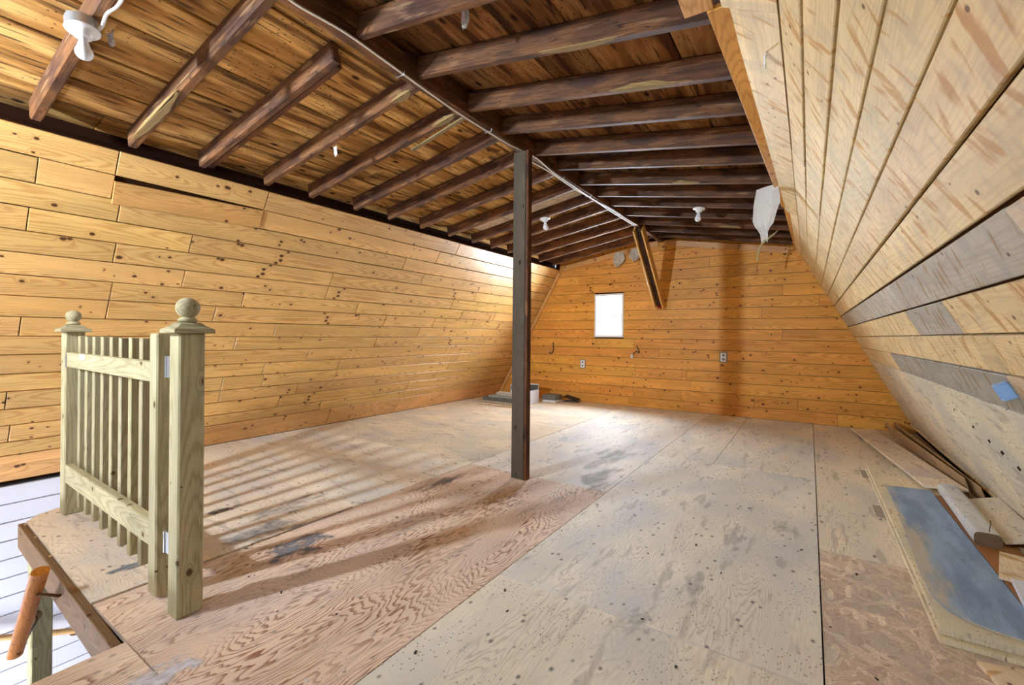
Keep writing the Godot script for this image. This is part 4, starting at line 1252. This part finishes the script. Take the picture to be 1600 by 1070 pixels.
func corner_pile() -> void:
	# behind the post, in the far left corner
	var y := 0.0
	var rows := [[-4.04, 5.86, 0.80, 0.34, 0.028, Color(0.9, 0.72, 0.55), "bottom reddish board of the stack in the far left corner"], [-4.06, 5.88, 0.74, 0.30, 0.034, Color(0.55, 0.5, 0.45), "brown board second from the floor in the far left corner stack"], [-4.02, 5.89, 0.66, 0.28, 0.045, Color(0.16, 0.17, 0.18), "black board in the middle of the far left corner stack"], [-4.0, 5.92, 0.56, 0.22, 0.03, Color(0.42, 0.44, 0.46), "grey board near the top of the far left corner stack"], [-3.98, 5.94, 0.40, 0.12, 0.05, Color(0.62, 0.6, 0.56), "short grey board topmost on the far left corner stack"]]
	for r in rows:
		flat_board("scrap_board", r[6], "board", V(r[0], y + r[4] / 2, r[1]), V(1, 0, -0.06 + rng.randf() * 0.1), Vector3.FORWARD, r[2], r[3], r[4], M.ply, {"us": Vector2(2.44, 1.22), "uo": Vector2(rng.randf(), 0.2), "col": r[5], "bev": 0.003}, "boards stacked in the far left corner")
		y += r[4] + 0.0005
	var o := thing("bin", "white open bin with a dark inside standing behind the post", "bin", V(-3.875, 0, 6.26))
	var b := Buf.new()
	var wall := {"bev": 0.003}
	box(b, Vector3(-4.05, 0, 6.10), Vector3(-3.70, 0.01, 6.42), 0, wall)
	box(b, Vector3(-4.05, 0.01, 6.10), Vector3(-4.042, 0.30, 6.42), 1, wall)
	box(b, Vector3(-3.708, 0.01, 6.10), Vector3(-3.70, 0.215, 6.42), 1, wall)
	box(b, Vector3(-4.042, 0.01, 6.10), Vector3(-3.708, 0.215, 6.108), 1, wall)
	box(b, Vector3(-4.042, 0.01, 6.412), Vector3(-3.708, 0.30, 6.42), 1, wall)
	part("body", commit(b), M.white, o)
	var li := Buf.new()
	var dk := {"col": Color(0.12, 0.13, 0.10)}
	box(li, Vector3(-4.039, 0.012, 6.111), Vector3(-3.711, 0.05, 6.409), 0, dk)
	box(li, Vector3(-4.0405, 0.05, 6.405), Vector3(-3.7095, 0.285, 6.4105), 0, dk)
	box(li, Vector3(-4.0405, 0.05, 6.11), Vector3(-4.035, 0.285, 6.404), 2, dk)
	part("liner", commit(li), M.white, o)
	var q := thing("insulation_batt", "grey and white wrapped bundle on the floor right of the white bin", "bundle", V(-3.56, 0, 6.61))
	part("wrapper", box_mesh(-3.685, 0.0, 6.50, -3.435, 0.04, 6.72, 0, {"bev": 0.012}), M.paint, q)
	part("batt", box_mesh(-3.69, 0.04, 6.49, -3.43, 0.125, 6.73, 0, {"bev": 0.02, "col": Color(0.85, 0.86, 0.84)}), M.grey, q)
	var s := thing("shingle_scraps", "dark folded shingle scrap lying beside the wrapped bundle", "scrap", V(-3.28, 0, 6.78))
	part("lower_sheet", slab_mesh(V(-3.28, 0.012, 6.79), V(1, 0.0, 0.1), V(-0.1, 0.05, 1), 0.26, 0.16, 0.012, {"bev": 0.003, "col": Color(0.9, 0.8, 0.72)}), M.grey, s)
	part("upper_sheet", slab_mesh(V(-3.29, 0.065, 6.80), V(1, -0.25, 0.1), V(-0.1, 0.1, 1), 0.24, 0.16, 0.014, {"bev": 0.003}), M.black, s)

func lumber_pile() -> void:
	# along the foot of the right wall
	var us := {"us": Vector2(2.44, 1.22)}
	var g := "plywood sheets stacked at the foot of the right wall"
	var labels := ["bottom plywood sheet of the stack along the right wall", "middle plywood sheet of the stack along the right wall", "top plywood sheet of the stack, under the blue-grey sheet"]
	var y := 0.0
	for i in 3:
		var x0: float = 0.398 + [0.0, 0.010, 0.004][i]
		var z0: float = 2.215 + [0.0, 0.03, 0.02][i]
		flat_board("plywood_sheet", labels[i], "plywood", V((x0 + 0.86) / 2, y + 0.009, (z0 + 4.78) / 2), Vector3.FORWARD, Vector3.RIGHT, 4.78 - z0, 0.86 - x0, 0.016, M.ply, {"us": Vector2(2.44, 1.22), "uo": Vector2(0.3 * i, 0.2 * i), "col": Color(1.05, 0.92, 0.72), "bev": 0.0015}, g)
		y += 0.0185
	# y is now 0.0555
	var hs := thing("hardboard_sheet", "brown hardboard sheet lying under the grey timber and offcuts", "hardboard", V(0.86, y, 3.4))
	part("sheet", box_mesh(0.705, y + 0.0005, 2.28, 0.985, y + 0.0065, 4.06, 2, {"bev": 0.001}), M.hard, hs)
	var st := thing("metal_sheet", "large blue-grey stained sheet lying on the plywood stack", "sheet", V(0.58, y, 3.2))
	var p := PackedVector2Array([Vector2(0.463, 4.13), Vector2(0.452, 3.6), Vector2(0.432, 3.0), Vector2(0.418, 2.62), Vector2(0.425, 2.46), Vector2(0.448, 2.38), Vector2(0.49, 2.325), Vector2(0.56, 2.29), Vector2(0.70, 2.26), Vector2(0.70, 4.16)])
	part("sheet", prism_mesh(p, V(0, y + 0.0005, 0), Vector3.RIGHT, Vector3.FORWARD, Vector3.UP, 0.006, {"us": Vector2(2.0, 0.31), "uo": Vector2(-2.2, -0.40), "swap": true}), M.steel, st)
	var y2 := y + 0.007
	# grey timber with a rounded end
	var tm := thing("timber", "weathered grey timber with a rounded end lying beside the blue-grey sheet", "timber", V(0.77, y2, 3.7))
	var ax := V(0.03, 0, 1.0).normalized()
	var prof := PackedVector2Array()
	for i in 24:
		var a := TAU * i / 24.0
		var cx := cos(a)
		var sy := sin(a)
		prof.append(Vector2(signf(cx) * pow(absf(cx), 0.45) * 0.052, 0.035 + signf(sy) * pow(absf(sy), 0.55) * 0.0345))
	var side := ax.cross(Vector3.UP).normalized()
	var b := Buf.new()
	prism(b, prof, V(0.752, y2, 3.19), side, Vector3.UP, ax, 0.93, {"us": Vector2(1.22, 2.44), "col": Color(0.88, 0.92, 1.0)})
	part("timber", commit(b), M.ply, tm)
	part("end_grain", prism_mesh(prof, V(0.752, y2, 3.19) - ax * 0.0015, side, Vector3.UP, ax, 0.001, {"col": Color(0.62, 0.75, 0.95)}), M.board, tm)
	part("nail", tube_mesh(smooth([V(0.76, y2 + 0.065, 3.21), V(0.765, y2 + 0.095, 3.22), V(0.775, y2 + 0.10, 3.25), V(0.77, y2 + 0.12, 3.24)], 3), 0.0018, 6), M.black, tm)
	# the long plank that rests on the far end of the stack
	var a0 := V(0.53, 0.012, 6.72)
	var a1 := V(0.775, 0.079, 4.15)
	var d := a1 - a0
	flat_board("plank", "long wide pale plank slanting from the far wall onto the stack", "plank", (a0 + a1) / 2 + Vector3(0, 0.012, 0), d, V(1, 0.03, 0.1), d.length(), 0.225, 0.018, M.ply, {"us": Vector2(2.44, 1.22), "uo": Vector2(0.1, 0.5), "col": Color(1.0, 0.9, 0.8), "bev": 0.002})
	# two thin strips on edge against the wall
	for e in [[V(0.76, 0.07, 6.75), V(0.90, 0.10, 4.25), "inner of two thin plywood strips leaning on edge along the right wall"], [V(0.84, 0.075, 6.80), V(0.945, 0.085, 4.1), "outer of two thin plywood strips on edge, closest to the right wall"]]:
		var dd: Vector3 = e[1] - e[0]
		flat_board("plywood_strip", e[2], "strip", (e[0] + e[1]) / 2, dd, V(-0.30, 1.0, 0), dd.length(), 0.12, 0.008, M.ply, {"us": Vector2(2.44, 1.22), "uo": Vector2(0.7, 0.4), "col": Color(0.62, 0.44, 0.27), "bev": 0.0015}, "plywood strips leaning along the right wall")
	# offcuts between the timber and the wall
	flat_board("offcut", "tan plywood offcut leaning against the right wall, beyond the grey timber", "offcut", V(0.906, 0.0985, 3.62), V(0.02, 0, 1), V(1, 0.30, 0), 0.74, 0.15, 0.012, M.ply, {"us": Vector2(2.44, 1.22), "uo": Vector2(1.2, 0.1), "col": Color(1.05, 0.9, 0.75), "bev": 0.0015})
	flat_board("offcut", "pale clean wood offcut on the brown hardboard, in front of the timber's rounded end", "offcut", V(0.785, y2 + 0.008, 2.94), V(0.25, 0, 1), V(1, 0, -0.25), 0.34, 0.11, 0.014, M.pale, {"us": Vector2(3.0, 1.2), "uo": Vector2(1.2, 0.16), "col": Color(1, 1, 0.96), "bev": 0.002})
	flat_board("offcut", "white painted offcut at the right edge, beside the blue-grey sheet", "offcut", V(0.79, y2 + 0.009, 2.60), V(0.12, 0, 1), V(1, 0, -0.12), 0.36, 0.17, 0.016, M.white, {"bev": 0.002})
	flat_board("offcut", "narrow greyish offcut lying beyond the pale offcut, near the wall foot", "offcut", V(0.925, y2 + 0.012, 3.02), V(-0.1, 0, 1), V(1, 0.1, 0.1), 0.42, 0.08, 0.016, M.treated, {"us": Vector2(2.0, 0.48), "bev": 0.002})
	flat_board("offcut", "pale wood offcut on the floor in front of the plywood stack", "offcut", V(0.585, 0.0085, 2.04), V(0.25, 0, -1), V(1, 0, 0.25), 0.24, 0.16, 0.016, M.pale, {"us": Vector2(3.0, 1.2), "uo": Vector2(0.6, 0.32), "col": Color(1.05, 1.05, 1.05), "bev": 0.002})

func chips() -> void:
	org = Vector3.ZERO
	var b := Buf.new()
	var r := RandomNumberGenerator.new()
	r.seed = 77
	for i in 150:
		var x := r.randf_range(-4.2, 0.35)
		var z := r.randf_range(0.75, 6.4)
		if x < -2.4 and z < 2.0: continue
		if i < 60:
			x = r.randf_range(-2.6, 0.2); z = r.randf_range(0.8, 2.8)
		var s := r.randf_range(0.003, 0.008)
		var a := r.randf() * TAU
		var col := Color(0.75, 0.7, 0.62) if r.randf() < 0.45 else Color(0.05, 0.045, 0.04)
		slab(b, V(x, 0.002, z), Vector3(cos(a), r.randf_range(0, 0.15), sin(a)), Vector3(-sin(a), 0.05, cos(a)), s * r.randf_range(1.2, 3.0), s, 0.003, {"bev": 0.0008, "col": col})
	var o := part("wood_chips", commit(b), mat(null, 0.8, 0.3), self)
	tag(o, "scattered wood chips and dark crumbs on the plywood floor", "debris", "", "stuff")
	var sp := thing("wood_splinter", "thin curled wood splinter lying on the floor left of the long seam by the stack", "splinter", V(-0.12, 0, 3.02))
	part("splinter", tube_mesh(smooth([V(-0.17, 0.004, 2.98), V(-0.14, 0.012, 3.03), V(-0.10, 0.01, 3.05), V(-0.06, 0.004, 3.03)], 3), 0.004, 6), M.cable, sp)

func _ready() -> void:
	rng.seed = 20240
	view_and_light()
	materials()
	floor_and_stairwell()
	left_wall()
	right_wall()
	far_wall()
	near_wall()
	roof()
	post_and_brace()
	stair_gate()
	stairs_below()
	lumber_pile()
	corner_pile()
	lamps_and_cables()
	wall_fittings()
	scraps()
	chips()
